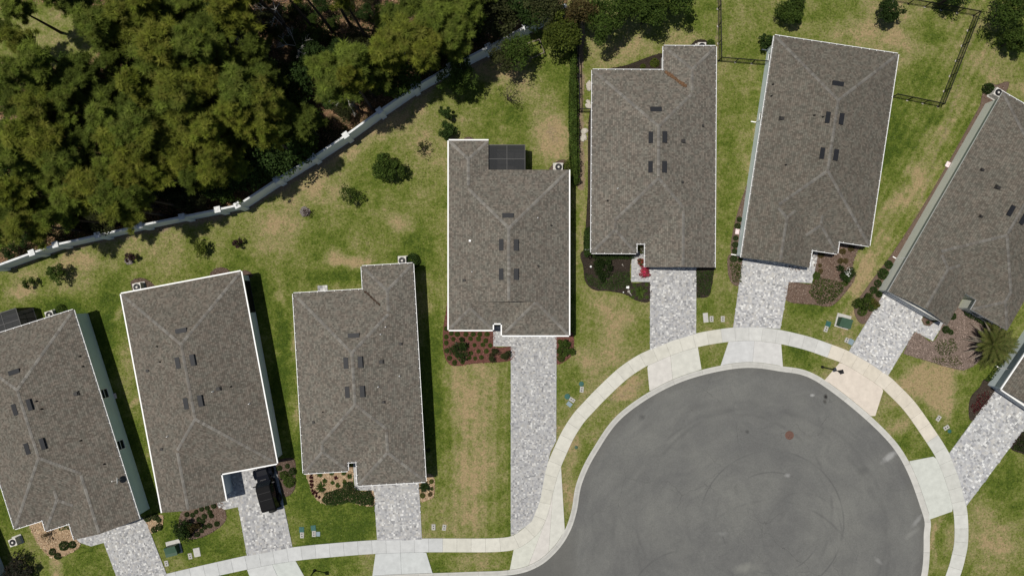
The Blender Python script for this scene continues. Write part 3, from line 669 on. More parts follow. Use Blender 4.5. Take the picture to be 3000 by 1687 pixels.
bed('mulch ring round a bare sapling on the back lawn', G(1, 1, (328, 150), (360, 110), (410, 140), (400, 180), (350, 190)), GREYB, 27)
bed('curved mulch bed at the outdoor unit beside the long hedge', G(0, 2, (285, 1290), (300, 1250), (345, 1215), (400, 1205), (430, 1240), (430, 1300)), BROWN * .8, 28)
bed('brown mulch crescent behind the middle house', G(0, 1, (1560, 1080), (1575, 1045), (1605, 1032), (1640, 1045), (1655, 1080)), BROWN * .8, 29)
# ================================================================ HOUSES
EAVE = 2.75; PITCH = 0.38
CAPC = [(.195, .183, .163), (.18, .17, .152), (.17, .155, .135), (.2, .188, .165)]
class House:
    def __init__(h, label, ang, c, outline, prims, wall, roofm=0, shed=(), gable_y=(), gutter='open', pitch=PITCH, nogut=(), cap=.97):
        h.ang = math.radians(ang); h.c = c; h.pr = prims; h.shed = shed; h.pitch = pitch; h.cap = cap
        h.root = empty('house', (c[0], c[1], 0), h.ang); tag(h.root, label, 'house', 'houses round the turning circle')
        h.out = outline if area2(outline) > 0 else outline[::-1]
        h.wallm = WALLC[wall]; h.gable_y = gable_y
        h.walls(); h.build_roof(M_roof[roofm]); h.trim(gutter, nogut)
    # height of one roof block / of the whole roof
    def ph(h, p, x, y):
        x0, x1, y0, y1, g, dz = p; d = [x - x0, x1 - x]
        if 'S' not in g: d.append(y - y0)
        if 'N' not in g: d.append(y1 - y)
        if 'S' in g and y < y0 - 1e-6 or 'N' in g and y > y1 + 1e-6: return -9
        return EAVE + h.pitch * min(d) - dz if min(d) > -1e-6 else -9
    def roof_z(h, x, y):
        z = max(h.ph(p, x, y) for p in h.pr)
        for (x0, x1, y0, y1) in h.shed:
            if x0 <= x <= x1 and y0 <= y <= y1: z = max(z, EAVE + h.pitch * (y - y0) - .004)
        return z if z > 0 else EAVE
    def to_local(h, wx, wy):
        dx, dy = wx - h.c[0], wy - h.c[1]; c, s = math.cos(h.ang), math.sin(h.ang)
        return dx * c + dy * s, -dx * s + dy * c
    def to_world(h, x, y):
        c, s = math.cos(h.ang), math.sin(h.ang); return h.c[0] + x * c - y * s, h.c[1] + x * s + y * c
    def on_roof(h, r, c, x, y):
        z = 3.8
        for _ in range(5):
            l = h.to_local(*g1(r, c, x, y, z)); z = h.roof_z(*l)
        return l[0], l[1], z
    def slope(h, x, y, e=.25):
        return (h.roof_z(x + e, y) - h.roof_z(x - e, y)) / (2 * e), (h.roof_z(x, y + e) - h.roof_z(x, y - e)) / (2 * e)
    def walls(h):
        w = inset(h.out, .32); mb = MB(); n = len(w)
        for a, b in zip(w, w[1:] + w[:1]): mb.quad((*a, -.05), (*b, -.05), (*b, 2.56), (*a, 2.56))
        h.w = w; h.wall_o = mb.build('wall', h.wallm, h.root)
        for gi, (x0, x1, y, zt) in enumerate(h.gable_y):      # gable triangles
            pass
    def build_roof(h, mat):
        mb = MB(); k = h.pitch
        gab = MB()
        for (x0, x1, y0, y1, g, dz) in h.pr:
            hw = (x1 - x0) / 2; xm = (x0 + x1) / 2; zt = EAVE + k * hw - dz; ze = EAVE - dz
            yS = y0 if 'S' in g else y0 + hw; yN = y1 if 'N' in g else y1 - hw; sl = math.hypot(1, k)
            A, B, C, D = (x0, y0, ze), (x1, y0, ze), (x1, y1, ze), (x0, y1, ze); Sx, Nx = (xm, yS, zt), (xm, yN, zt); L = hw * sl
            mb.poly([B, C, Nx, Sx], [(y0, 0), (y1, 0), (yN, L), (yS, L)]); mb.poly([D, A, Sx, Nx], [(-y1, 0), (-y0, 0), (-yS, L), (-yN, L)])
            if 'S' in g: gab.poly([(x0 + .3, y0 + .25, EAVE - .05), (x1 - .3, y0 + .25, EAVE - .05), (xm, y0 + .25, zt - .09)])
            else: mb.poly([A, B, Sx], [(x0, 0), (x1, 0), (xm, L)])
            if 'N' in g: pass
            else: mb.poly([C, D, Nx], [(-x1, 0), (-x0, 0), (-xm, L)])
        for (x0, x1, y0, y1) in h.shed:
            mb.poly([(x0, y0, EAVE - .004), (x1, y0, EAVE - .004), (x1, y1, EAVE - .004 + k * (y1 - y0)), (x0, y1, EAVE - .004 + k * (y1 - y0))],
                    [(x0, 0), (x1, 0), (x1, (y1 - y0) * math.hypot(1, k)), (x0, (y1 - y0) * math.hypot(1, k))])
        h.roof = mb.build('roof', mat, h.root)
        if gab.f: gab.build('gable', h.wallm, h.root)
        # hip and ridge caps, one strip of overlapping pieces for each line
        for p in h.pr:
            x0, x1, y0, y1, g, dz = p; hw = (x1 - x0) / 2; xm = (x0 + x1) / 2
            yS = y0 if 'S' in g else y0 + hw; yN = y1 if 'N' in g else y1 - hw
            lines = [((xm, yS), (xm, yN))]
            if 'S' not in g: lines += [((x0, y0), (xm, yS)), ((x1, y0), (xm, yS))]
            if 'N' not in g: lines += [((x0, y1), (xm, yN)), ((x1, y1), (xm, yN))]
            for a, b in lines:
                a, b = Vector(a), Vector(b); Ln = (b - a).length
                if Ln < .5: continue
                e = (b - a) / Ln; nn = Vector((-e.y, e.x)); cb = MB(); t = .15
                while t < Ln - .1:
                    q = a + e * (t + .14)
                    sides = [(q + nn * d) for d in (-.22, .22)]
                    crease = all(h.ph(p, w_.x, w_.y) < 0 or h.roof_z(w_.x, w_.y) < h.ph(p, w_.x, w_.y) + .006 for w_ in sides)
                    if crease and h.roof_z(q.x, q.y) < h.ph(p, q.x, q.y) + .003:
                        w = .15 + rng.uniform(-.012, .012); colr = CAPC[rng.integers(0, 4)]; f = rng.uniform(.74, 1.08) * h.cap; colr = tuple(v * f for v in colr)
                        P = []
                        for s, up in ((t, .035), (t + .30, .012)):
                            c_ = a + e * s; row = []
                            for d in (-w, 0, w):
                                r_ = c_ + nn * d; zz = h.roof_z(r_.x, r_.y); zc = h.ph(p, r_.x, r_.y)
                                row.append((r_.x, r_.y, max(zc, EAVE - .02) + up + (.012 if d == 0 else 0)))
                            P.append(row)
                        for i in (0, 1): cb.quad(P[0][i], P[0][i + 1], P[1][i + 1], P[1][i], colr)
                        for i in (0, 1): q0, q1 = P[0][i], P[0][i + 1]; cb.quad((q0[0], q0[1], q0[2] - .05), (q1[0], q1[1], q1[2] - .05), q1, q0, colr)
                    t += .27
                if cb.f: tag(cb.build('ridge_cap', M_cap, h.roof, True))
    def trim(h, style, nogut):
        # fascia, soffit
        o = h.out; mb = MB(); n = len(o); w = inset(o, .32)
        for a, b in zip(o, o[1:] + o[:1]):
            mb.quad((*a, EAVE - .17), (*b, EAVE - .17), (*b, EAVE - .006), (*a, EAVE - .006))
        mb.build('fascia', M_white, h.root)
        mb = MB()
        for i in range(n): j = (i + 1) % n; mb.quad((*o[i], EAVE - .165), (*w[i], EAVE - .165), (*w[j], EAVE - .165), (*o[j], EAVE - .165))
        mb.build('soffit', M_soffit, h.root)
        for i in range(n):
            a, b = Vector(o[i]), Vector(o[(i + 1) % n]); Ln = (b - a).length
            if i in nogut or Ln < .4: continue
            e = (b - a) / Ln; out = Vector((e.y, -e.x)); mb = MB(); W_ = .13; zt = EAVE - .012
            def P(s, d, z): q = a + e * s + out * d; return (q.x, q.y, z)
            s0, s1 = .0, Ln
            if style == 'solid':
                mb.quad(P(s0, .004, zt), P(s0, W_, zt), P(s1, W_, zt), P(s1, .004, zt)); mb.quad(P(s0, W_, zt - .13), P(s1, W_, zt - .13), P(s1, W_, zt), P(s0, W_, zt))
                mb.quad(P(s0, .004, zt - .13), P(s0, W_, zt - .13), P(s1, W_, zt - .13), P(s1, .004, zt - .13))
                mb.build('gutter', M_white, h.root)
            else:
                lip = .045
                mb.quad(P(s0, W_ - lip, zt + .002), P(s0, W_, zt + .002), P(s1, W_, zt + .002), P(s1, W_ - lip, zt + .002)); mb.quad(P(s0, W_, zt - .12), P(s1, W_, zt - .12), P(s1, W_, zt), P(s0, W_, zt))
                mb.quad(P(s0, W_ - lip, zt), P(s1, W_ - lip, zt), P(s1, W_ - lip, zt - .1), P(s0, W_ - lip, zt - .1))
                t = .45
                while t < Ln - .2:
                    mb.quad(P(t, .002, zt + .003), P(t, W_ - lip, zt + .003), P(t + .05, W_ - lip, zt + .003), P(t + .05, .002, zt + .003)); t += rng.uniform(.75, 1.0)
                g = mb.build('gutter', M_white, h.root); gi = MB()
                gi.quad(P(s0, .004, zt - .09), P(s0, W_ - .004, zt - .09), P(s1, W_ - .004, zt - .09), P(s1, .004, zt - .09)); gi.build('gutter_bottom', M_gutter_in, g)
    def vent(h, r, c, x, y, end=False, L=1.12, wd=.42):
        X, Y, z = h.on_roof(r, c, x, y); sx, sy = h.slope(X, Y); n = Vector((-sx, -sy, 1)).normalized()
        up = Vector((sx, sy, sx * sx + sy * sy)); up = up.normalized() if up.length > 1e-3 else Vector((0, 1, 0)); sd = up.cross(n)
        M = Matrix((sd, up, n)).transposed().to_4x4(); M.translation = (X, Y, z)
        mb = MB(); a, b = L / 2, wd / 2
        pr = [(-b, .11), (-b, .0), (b, -.01), (b, .035)]
        q = lambda u, v, w_: M @ Vector((u, v, w_))
        mb.quad(q(-a, -b, .2), q(a, -b, .2), q(a, b, .04), q(-a, b, .04)); mb.quad(q(-a, -b, -.02), q(a, -b, -.02), q(a, -b, .2), q(-a, -b, .2))
        mb.quad(q(-a, b, -.02), q(-a, -b, -.02), q(-a, -b, .2), q(-a, b, .04)); mb.quad(q(a, -b, -.02), q(a, b, -.02), q(a, b, .04), q(a, -b, .2)); mb.quad(q(a, b, -.02), q(-a, b, -.02), q(-a, b, .04), q(a, b, .04))
        mb.build('roof_vent', M_ventm, h.roof)
    def small(h, r, c, x, y, s=.16, mat=None, H=.3, box=False):
        X, Y, z = h.on_roof(r, c, x, y); mb = MB()
        if box: mb.box(X - s, X + s, Y - s * .8, Y + s * .8, z - .1, z + .16, col=None); mb.box(X - s * 1.35, X + s * 1.35, Y - s * 1.1, Y + s * 1.1, z - .1, z + .03)
        else: mb.tube((X, Y, z - .1), (X, Y, z + H), s * .42, n=10); mb.lathe([(s * .9, -.05), (s * .75, .03), (s * .45, .12)], 10, (X, Y, z))
        mb.build('roof_box' if box else 'vent_pipe', mat or M_pipe, h.roof)
    def window(h, side, u, z0, z1, wd, rows=2, light=None):
        """side: index of wall edge; u metres along it"""
        a, b = Vector(h.w[side]), Vector(h.w[(side + 1) % len(h.w)]); e = (b - a).normalized(); out = Vector((e.y, -e.x))
        def P(s, d, z): q = a + e * s + out * d; return Vector((q.x, q.y, z))
        def bx(mb, s0, s1, d0, d1, za, zb):
            p = [P(s, d, z) for z in (za, zb) for d in (d0, d1) for s in (s0, s1)]
            for f in ((4, 6, 7, 5), (0, 4, 5, 1), (1, 5, 7, 3), (3, 7, 6, 2), (2, 6, 4, 0), (0, 1, 3, 2)): mb.poly([p[i] for i in f])
        fr = MB(); s0, s1 = u - wd / 2, u + wd / 2; t = .07
        bx(fr, s0 - t, s1 + t, .0, .06, z0 - t, z0); bx(fr, s0 - t, s1 + t, .0, .06, z1, z1 + t); bx(fr, s0 - t, s0, .0, .06, z0, z1); bx(fr, s1, s1 + t, .0, .06, z0, z1)
        zm = (z0 + z1) / 2; bx(fr, s0, s1, .0, .05, zm - .025, zm + .025)
        w = fr.build('window', M_white, h.root)
        pn = MB()
        for za, zb in ((z0, zm - .025), (zm + .025, z1)): pn.poly([P(s0, .012, za), P(s1, .012, za), P(s1, .012, zb), P(s0, .012, zb)])
        pn.build('pane', M_glass, w)
    def garage(h, side, u, wd=4.9, H=2.15):
        a, b = Vector(h.w[side]), Vector(h.w[(side + 1) % len(h.w)]); e = (b - a).normalized(); out = Vector((e.y, -e.x))
        d = empty('garage_door', (0, 0, 0), 0, h.root)
        for k in range(4):
            mb = MB(); z0 = .04 + k * H / 4; z1 = z0 + H / 4 - .02
            p = [a + e * (u + s) + out * .02 for s in (-wd / 2, wd / 2)]; q = [v + out * .03 for v in p]
            mb.poly([(p[0].x, p[0].y, z0), (p[1].x, p[1].y, z0), (q[1].x, q[1].y, z1 - .02), (q[0].x, q[0].y, z1 - .02)]); mb.poly([(q[0].x, q[0].y, z1 - .02), (q[1].x, q[1].y, z1 - .02), (p[1].x, p[1].y, z1), (p[0].x, p[0].y, z1)])
            mb.build('door_panel', M_garage, d)
    def door(h, side, u, wd=1.0):
        a, b = Vector(h.w[side]), Vector(h.w[(side + 1) % len(h.w)]); e = (b - a).normalized(); out = Vector((e.y, -e.x)); mb = MB()
        p = a + e * (u - wd / 2) + out * .03; q = a + e * (u + wd / 2) + out * .03
        mb.poly([(p.x, p.y, .05), (q.x, q.y, .05), (q.x, q.y, 2.1), (p.x, p.y, 2.1)]); mb.build('front_door', M_wood, h.root)
    def edge_at(h, x, y):
        """index of the wall edge nearest to a local point, and metres along it"""
        best = None; n = len(h.w)
        for i in range(n):
            a, b = Vector(h.w[i]), Vector(h.w[(i + 1) % n]); e = b - a; L = e.length; t = max(0, min(1, (Vector((x, y)) - a).dot(e) / (L * L)))
            d = (a + e * t - Vector((x, y))).length
            if best is None or d < best[0]: best = (d, i, t * L)
        return best[1], best[2]
    def win_at(h, r, c, x, y, wd=.9, z0=.9, z1=2.1):
        l = h.to_local(*g1(r, c, x, y, (z0 + z1) / 2)); i, u = h.edge_at(*l); h.window(i, u, z0, z1, wd)

# ---- house at the far left
H1 = House('house with grey green walls cut off by the left edge, satellite dish on its roof', 17.55, (-46.68, -19.06),
           [(-5.2, 15.38), (-5.2, -3.94), (-2.24, -3.94), (-2.24, -5.08), (.25, -5.08), (.25, -6.85), (7.13, -6.85), (7.13, 15.38)],
           [(-5.2, 7.13, -3.94, 15.38, '', 0), (.25, 7.13, -6.85, 3.0, 'S', .008), (-2.24, 3.2, -5.08, 4.0, '', .014)], 'teal', 0, nogut=(5,))
for a in ((1, 0, 110, 1362), (2, 0, 118, 190), (2, 0, 222, 155), (2, 0, 212, 485), (2, 0, 322, 450)): H1.vent(*a)
H1.small(2, 0, 575, 72, .2, box=True)
for a in ((2, 0, 278, 128), (2, 0, 317, 187), (2, 0, 612, 425), (2, 0, 790, 602), (1, 0, 605, 1242), (1, 0, 628, 1317)): H1.small(*a, s=.12)
H1.win_at(2, 0, 778, 75); H1.win_at(2, 0, 905, 460)
i, u = H1.edge_at(3.7, -6.5); H1.garage(i, u)
# ---- left middle house with the parked car
H2 = House('house with pale blue side wall and the black car parked at its garage', 10.66, (-30.85, -13.31),
           [(-6.32, 14.12), (-6.32, -8.44), (.27, -8.44), (.27, -5.68), (6.05, -5.68), (6.05, 14.12)],
           [(-6.32, 6.05, -5.68, 14.12, '', 0), (-6.32, .27, -8.44, 1.0, 'S', .008)], 'blue', 0, gutter='solid', nogut=(1,))
for a in ((1, 0, 1370, 1050), (1, 0, 1348, 1290), (1, 0, 1453, 1270), (2, 0, 1410, 145), (2, 0, 1512, 125)): H2.vent(*a)
H2.small(2, 0, 1650, 35, .19, box=True); H2.small(1, 0, 1118, 1350, .14, box=True); H2.small(2, 0, 1225, 490, .13, box=True)
for a in ((1, 0, 1187, 1167), (1, 0, 1210, 1283), (2, 0, 1745, 18)): H2.small(*a, s=.12)
for a in ((2, 0, 1610, 55), (2, 0, 1885, 147), (2, 0, 1268, 393)): H2.small(*a, s=.09, mat=M_white)
i, u = H2.edge_at(3.3, -5.4); H2.garage(i, u)
# ---- bottom middle house
H3 = House('house left of the long driveway with a pebble bed and hedge in front', 3.33, (-15.72, -10.82),
           [(-5.85, 10.59), (-5.85, -7.61), (-1.39, -7.61), (-1.39, -6.75), (-.42, -6.75), (-.42, -9.15), (6.40, -9.15), (6.40, 12.93), (1.25, 12.93), (1.25, 10.59)],
           [(-5.85, 6.40, -6.75, 10.59, '', 0), (1.25, 6.40, 1.0, 12.93, '', .008), (-5.85, -1.39, -7.61, 0, '', .014), (-.42, 6.40, -9.15, 0.5, '', .010)], 'white', 1)
for a in ((1, 1, 738, 1087), (1, 1, 684, 1292), (1, 1, 785, 1285), (2, 1, 694, 60), (2, 1, 800, 55)): H3.vent(*a)
H3.small(1, 1, 945, 1283, .19, box=True); H3.small(1, 1, 1092, 1148, .13, box=True); H3.small(2, 1, 963, 135, .13, box=True); H3.small(2, 1, 437, 287, .12, box=True); H3.small(2, 1, 505, 210, .09)
for a in ((1, 1, 980, 1020), (1, 1, 942, 1075), (1, 1, 1085, 1390), (2, 1, 925, 20)): H3.small(*a, s=.09, mat=M_white)
i, u = H3.edge_at(3.3, -8.8); H3.garage(i, u)
# ---- centre house
H4 = House('house in the middle with thick white roof edges and a screened porch', 0.0, (-1.2, 2.86),
           [(-5.22, 12.08), (-5.22, -7.11), (-.76, -7.11), (-.76, -6.44), (.18, -6.44), (.18, -7.66), (6.98, -7.66), (6.98, 9.12), (-1.18, 9.12), (-1.18, 12.08)],
           [(-5.22, 6.98, -4.2, 9.12, 'S', 0), (-5.22, -1.18, 2.0, 12.08, '', .008), (-5.22, -.76, -7.11, -2.2, '', .014), (.18, 6.98, -7.66, -.5, '', .010)], 'white', 1,
           shed=((-3.2, 3.7, -6.44, -4.2),), gutter='solid', nogut=(7, 8), cap=1.02)
for a in ((1, 1, 1903, 182), (1, 1, 1856, 400), (1, 1, 1962, 402), (1, 1, 1855, 622), (1, 1, 1962, 622)): H4.vent(*a)
H4.small(1, 1, 1617, 370, .09, box=True, mat=M_white); H4.small(1, 1, 1573, 668, .13, box=True); H4.small(1, 2, 297, 255, .14); H4.small(1, 2, 197, 560, .14)
for a in ((1, 1, 1632, 603), (1, 2, 195, 197)): H4.small(*a, s=.08, mat=M_white)
i, u = H4.edge_at(3.6, -7.3); H4.garage(i, u); i, u = H4.edge_at(-.3, -6.1); H4.door(i, u, .8)
# ---- top middle house
H5 = House('house with brown needle stain in the roof valley and pink flowers at its door', -.34, (14.05, 11.35),
           [(-5.93, 10.70), (-5.93, -7.80), (-1.42, -7.80), (-1.42, -6.82), (-.47, -6.82), (-.47, -9.24), (6.53, -9.24), (6.53, 13.15), (1.28, 13.15), (1.28, 10.70)],
           [(-5.93, 6.53, -6.82, 10.70, '', 0), (1.28, 6.53, 1.0, 13.15, '', .008), (-5.93, -1.42, -7.80, 0, '', .014), (-.47, 6.53, -9.24, 0.5, 'S', .010)], 'white', 1, nogut=(5,), cap=.93)
for a in ((0, 2, 1087, 830), (0, 2, 1050, 1040), (0, 2, 1150, 1037), (0, 2, 1048, 1262), (0, 2, 1148, 1262)): H5.vent(*a)
H5.small(0, 2, 1291, 1068, .19, box=True); H5.small(0, 2, 1441, 952, .12, box=True); H5.small(0, 2, 1287, 1377, .12, box=True); H5.small(1, 2, 723, 67, .13)
H5.small(0, 2, 798, 1425, .08, mat=M_white)
i, u = H5.edge_at(3.0, -8.9); H5.garage(i, u)
# ---- top right house
H6 = House('tilted house with pale blue left wall above the bright driveway', -8.56, (31.5, 8.86),
           [(-7.27, 15.8), (-7.27, -6.93), (-.35, -6.93), (-.35, -5.07), (2.25, -5.07), (2.25, -3.82), (5.36, -3.82), (5.36, 15.8)],
           [(-7.27, 5.36, -3.82, 15.8, '', 0), (-7.27, -.35, -6.93, 1.0, 'S', .008), (-2.6, 2.25, -5.07, 1.5, '', .014)], 'blue', 2, nogut=(1,), cap=.80)
for a in ((0, 3, 527, 637), (0, 3, 452, 890), (0, 3, 550, 900), (0, 3, 410, 1160), (0, 3, 508, 1172)): H6.vent(*a)
H6.small(0, 3, 104, 897, .19, box=True)
for a in ((0, 3, 37, 640), (0, 3, 25, 727), (0, 3, 348, 873), (0, 3, 133, 1247), (0, 3, 413, 885)): H6.small(*a, s=.12)
i, u = H6.edge_at(-3.8, -6.6); H6.garage(i, u)
i, u = H6.edge_at(-6.9, 8.0); H6.window(i, u, .9, 2.0, .8)
i, u = H6.edge_at(-6.9, 14.2); H6.window(i, u, .9, 2.0, .8)
# ---- right house
H7 = House('steeply turned house with cream wall behind the big palm', -29.9, (46.75, 1.64),
           [(-6.45, 17.3), (-6.45, -6.0), (.45, -6.0), (.45, -2.3), (1.75, -2.3), (1.75, -3.4), (6.0, -3.4), (6.0, 17.3)],
           [(-6.45, 6.0, -2.3, 17.3, '', 0), (-6.45, .45, -6.0, 2.0, 'S', .008), (1.75, 6.0, -3.4, 3.0, '', .014)], 'cream', 2, nogut=(0, 1, 2, 3, 4, 5, 6), cap=.80)
H7.vent(1, 3, 1835, 145); H7.vent(1, 3, 1922, 205)
H7.small(0, 3, 1735, 1418, .2, box=True); H7.small(0, 3, 1618, 1285, .14, box=True); H7.small(1, 3, 1608, 187, .13, box=True)
i, u = H7.edge_at(-3.2, -5.7); H7.garage(i, u)
i, u = H7.edge_at(3.3, -3.1); H7.window(i, u, .8, 2.1, 1.0); H7.window(i, u + 1.15, .8, 2.1, 1.0)
# ---- house at the right edge, below
cx, cy = W(T(2, 3, (1766, 40))[0], EAVE)
H8 = House('house corner with grey blue wall at the right edge', -34.0, (cx, cy),
           [(0, 18.5), (0, 0), (6.8, 0), (6.8, 1.8), (12.2, 1.8), (12.2, 18.5)], [(0, 12.2, 1.8, 18.5, '', 0), (0, 6.8, 0, 8.5, 'S', .008)], 'grey', 2, gutter='solid')
i, u = H8.edge_at(3.4, .3); H8.garage(i, u)
# ---- house at the bottom left corner
cx, cy = OG((18, 1450), z=EAVE)[0]
H0 = House('house corner with pale wall peeking in at the bottom left corner', 22.0, (cx - 1.6, cy - 1.2),
           [(-12.3, 19.0), (-12.3, -1.0), (-5.0, -1.0), (-5.0, 0), (0, 0), (0, 19.0)], [(-12.3, 0, 0, 19.0, '', 0), (-12.3, -5.0, -1.0, 8.0, '', .008)], 'grey', 0)

# ---- pine straw lying in roof valleys
def straw(h, pts, n, label, wd, pal):
    P = [Vector(h.on_roof(*p)) for p in pts]; r = np.random.default_rng(5 + n); V = []; C = []
    for _ in range(n):
        t = r.uniform(0, 1); q = P[0].lerp(P[1], t); x = q.x + r.normal(0, wd * (.5 + .5 * math.sin(t * 9))); y = q.y + r.normal(0, wd * .6); z_ = h.roof_z(x, y) + .02
        a = r.uniform(0, 3.14); l = .11; dx, dy = math.cos(a) * l, math.sin(a) * l; wx, wy, _z = *h.to_world(x, y), 0
        for sx, sy in ((dx, dy), (-dx, -dy), (-dy * .3, dx * .3)): V.append((wx + sx, wy + sy, z_ + r.uniform(0, .05) + .03))
        c = pal[r.integers(0, len(pal))] * r.uniform(.8, 1.2); C += [c] * 3
    o = link('pine_straw', np_mesh('pine_straw', V, np.arange(len(V)).reshape(-1, 3), np.array(C)), M_chip)
    tag(o, label, 'pine straw', kind='stuff')
straw(H5, ((0, 2, 1160, 545), (0, 2, 1312, 655)), 900, 'brown pine straw lying in the roof valley', .10, np.array([(.15, .085, .045), (.2, .12, .07), (.1, .055, .03)]))
straw(H3, ((1, 1, 822, 750), (1, 1, 935, 855)), 140, 'dark leaf debris lying in a roof valley', .07, np.array([(.05, .032, .022), (.08, .05, .035)]))

# ================================================================ SCREENED PORCHES
def beam(mb, a, b, t=.05):
    a, b = Vector(a), Vector(b); d = (b - a).normalized(); u = d.cross(Vector((0, 0, 1)));
    u = u.normalized() if u.length > .01 else Vector((1, 0, 0)); w = u.cross(d); p = []
    for c in (a, b):
        for i, j in ((-1, -1), (1, -1), (1, 1), (-1, 1)): p.append(c + u * i * t / 2 + w * j * t / 2)
    for f in ((0, 1, 5, 4), (1, 2, 6, 5), (2, 3, 7, 6), (3, 0, 4, 7), (3, 2, 1, 0), (4, 5, 6, 7)): mb.poly([p[k] for k in f])
def porch(label, h, x0, x1, y0, y1, nx_, ny_, zt=2.5, braces=(), open_sides='WNE', floor_m=None):
    r = empty('screened_porch', (h.c[0], h.c[1], 0), h.ang); tag(r, label, 'porch')
    mb = MB(); mb.box(x0, x1, y0, y1, -.02, .05); mb.build('floor', floor_m or M_padc, r)
    X = np.linspace(x0, x1, nx_ + 1); Y = np.linspace(y0, y1, ny_ + 1)
    for x in X: m_ = MB(); beam(m_, (x, y0, zt), (x, y1, zt), .06); m_.build('roof_beam', M_frame, r)
    for y in Y[1:-1]: m_ = MB(); beam(m_, (x0, y, zt - .005), (x1, y, zt - .005), .06); m_.build('roof_beam', M_frame, r)
    for a, b in (((x0, y1, zt), (x1, y1, zt)), ((x0, y0, zt), (x1, y0, zt))): m_ = MB(); beam(m_, a, b, .09); m_.build('edge_beam', M_frame, r)
    for a, b in braces: m_ = MB(); beam(m_, (*a, zt - .03), (*b, zt - .03), .05); m_.build('brace', M_black, r)
    for x in X:
        if 'N' in open_sides or x in (X[0], X[-1]): m_ = MB(); beam(m_, (x, y1, .05), (x, y1, zt), .05); m_.build('post', M_black, r)
    for y in Y[:-1]:
        for x in ((x0,) if 'W' in open_sides else ()) + ((x1,) if 'E' in open_sides else ()): m_ = MB(); beam(m_, (x, y, .05), (x, y, zt), .05); m_.build('post', M_black, r)
    e = .01
    for i in range(nx_):
        for j in range(ny_):
            m_ = MB(); m_.poly([(X[i] + .02, Y[j] + .02, zt), (X[i + 1] - .02, Y[j] + .02, zt), (X[i + 1] - .02, Y[j + 1] - .02, zt), (X[i] + .02, Y[j + 1] - .02, zt)]); m_.build('roof_screen', M_screen, r)
    for i in range(nx_):
        if 'N' in open_sides: m_ = MB(); m_.poly([(X[i] + .02, y1, .08), (X[i + 1] - .02, y1, .08), (X[i + 1] - .02, y1, zt - .03), (X[i] + .02, y1, zt - .03)]); m_.build('side_screen', M_screen, r)
    for j in range(ny_):
        for x, s in ((x0, 'W'), (x1, 'E')):
            if s in open_sides: m_ = MB(); m_.poly([(x, Y[j] + .02, .08), (x, Y[j + 1] - .02, .08), (x, Y[j + 1] - .02, zt - .03), (x, Y[j] + .02, zt - .03)]); m_.build('side_screen', M_screen, r)
    return r
pa = H4.to_local(*g1(0, 1, 1760, 1097, 2.5)); pb = H4.to_local(*g1(0, 2, 98, 1283, 2.5))
M_patio = plain('patio_pavers', (.30, .295, .285), .85, .15, 5)
porch('black screened porch behind the middle house', H4, -1.15, pb[0], 8.85, pa[1], 2, 2, 2.5, (((-1.1, pa[1]), (.9, 10.0)), ((pb[0], 8.9), (.4, 10.3))), floor_m=M_patio)
pa = H1.to_local(*g1(1, 0, 130, 875, 2.5))
porch('screened porch of the house at the left edge', H1, -5.0, pa[0] - .15, 15.0, pa[1], 4, 2, 2.5)
# porch furniture under the middle screen
def patio_table(loc, label):
    r = empty('patio_table', loc); tag(r, label, 'table'); mb = MB(); mb.lathe([(0, .74), (.5, .74), (.52, .71), (.0, .71)], 20); mb.build('table_top', M_ventm, r)
    for k in range(4): m_ = MB(); a = .8 + k * 1.571; m_.tube((.36 * math.cos(a), .36 * math.sin(a), 0), (.3 * math.cos(a), .3 * math.sin(a), .71), .02); m_.build('leg', M_black, r)
def patio_chair(loc, rz, label):
    r = empty('patio_chair', loc, rz); tag(r, label, 'chair', 'chairs in the screened porch'); mb = MB(); mb.box(-.25, .25, -.25, .25, .4, .46); mb.build('seat', M_ventm, r)
    mb = MB(); mb.box(-.25, .25, .22, .27, .46, .92); mb.build('backrest', M_ventm, r)
    for x in (-.22, .22):
        for y in (-.22, .22): m_ = MB(); m_.tube((x, y, 0), (x, y, .4), .018); m_.build('leg', M_black, r)
tx, ty = W((1520, 478), .7); patio_table((tx, ty, .05), 'round dark table inside the black screened porch')
patio_chair((tx - .85, ty + .1, .05), 1.57, 'dark chair left of the round table in the screened porch'); patio_chair((tx + .5, ty - .75, .05), 3.4, 'dark chair below the round table in the screened porch')
# covered porch opening in the right wall of the car house
def porch_opening(h, y0, y1):
    x = h.w[-1][0] if False else max(p[0] for p in h.w); r = empty('screen_opening', (0, 0, 0), 0, h.root)
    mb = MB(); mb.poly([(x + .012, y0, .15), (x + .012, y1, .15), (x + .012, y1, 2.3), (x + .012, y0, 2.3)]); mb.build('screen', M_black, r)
    for z0 in (.12, .9, 2.3): m_ = MB(); m_.box(x + .01, x + .05, y0, y1, z0, z0 + .05); m_.build('rail', M_ventm, r)
    for y in np.linspace(y0, y1, 4): m_ = MB(); m_.box(x + .012, x + .055, y - .025, y + .025, .17, 2.29); m_.build('mullion', M_ventm, r)
porch_opening(H2, 9.9, 13.2)
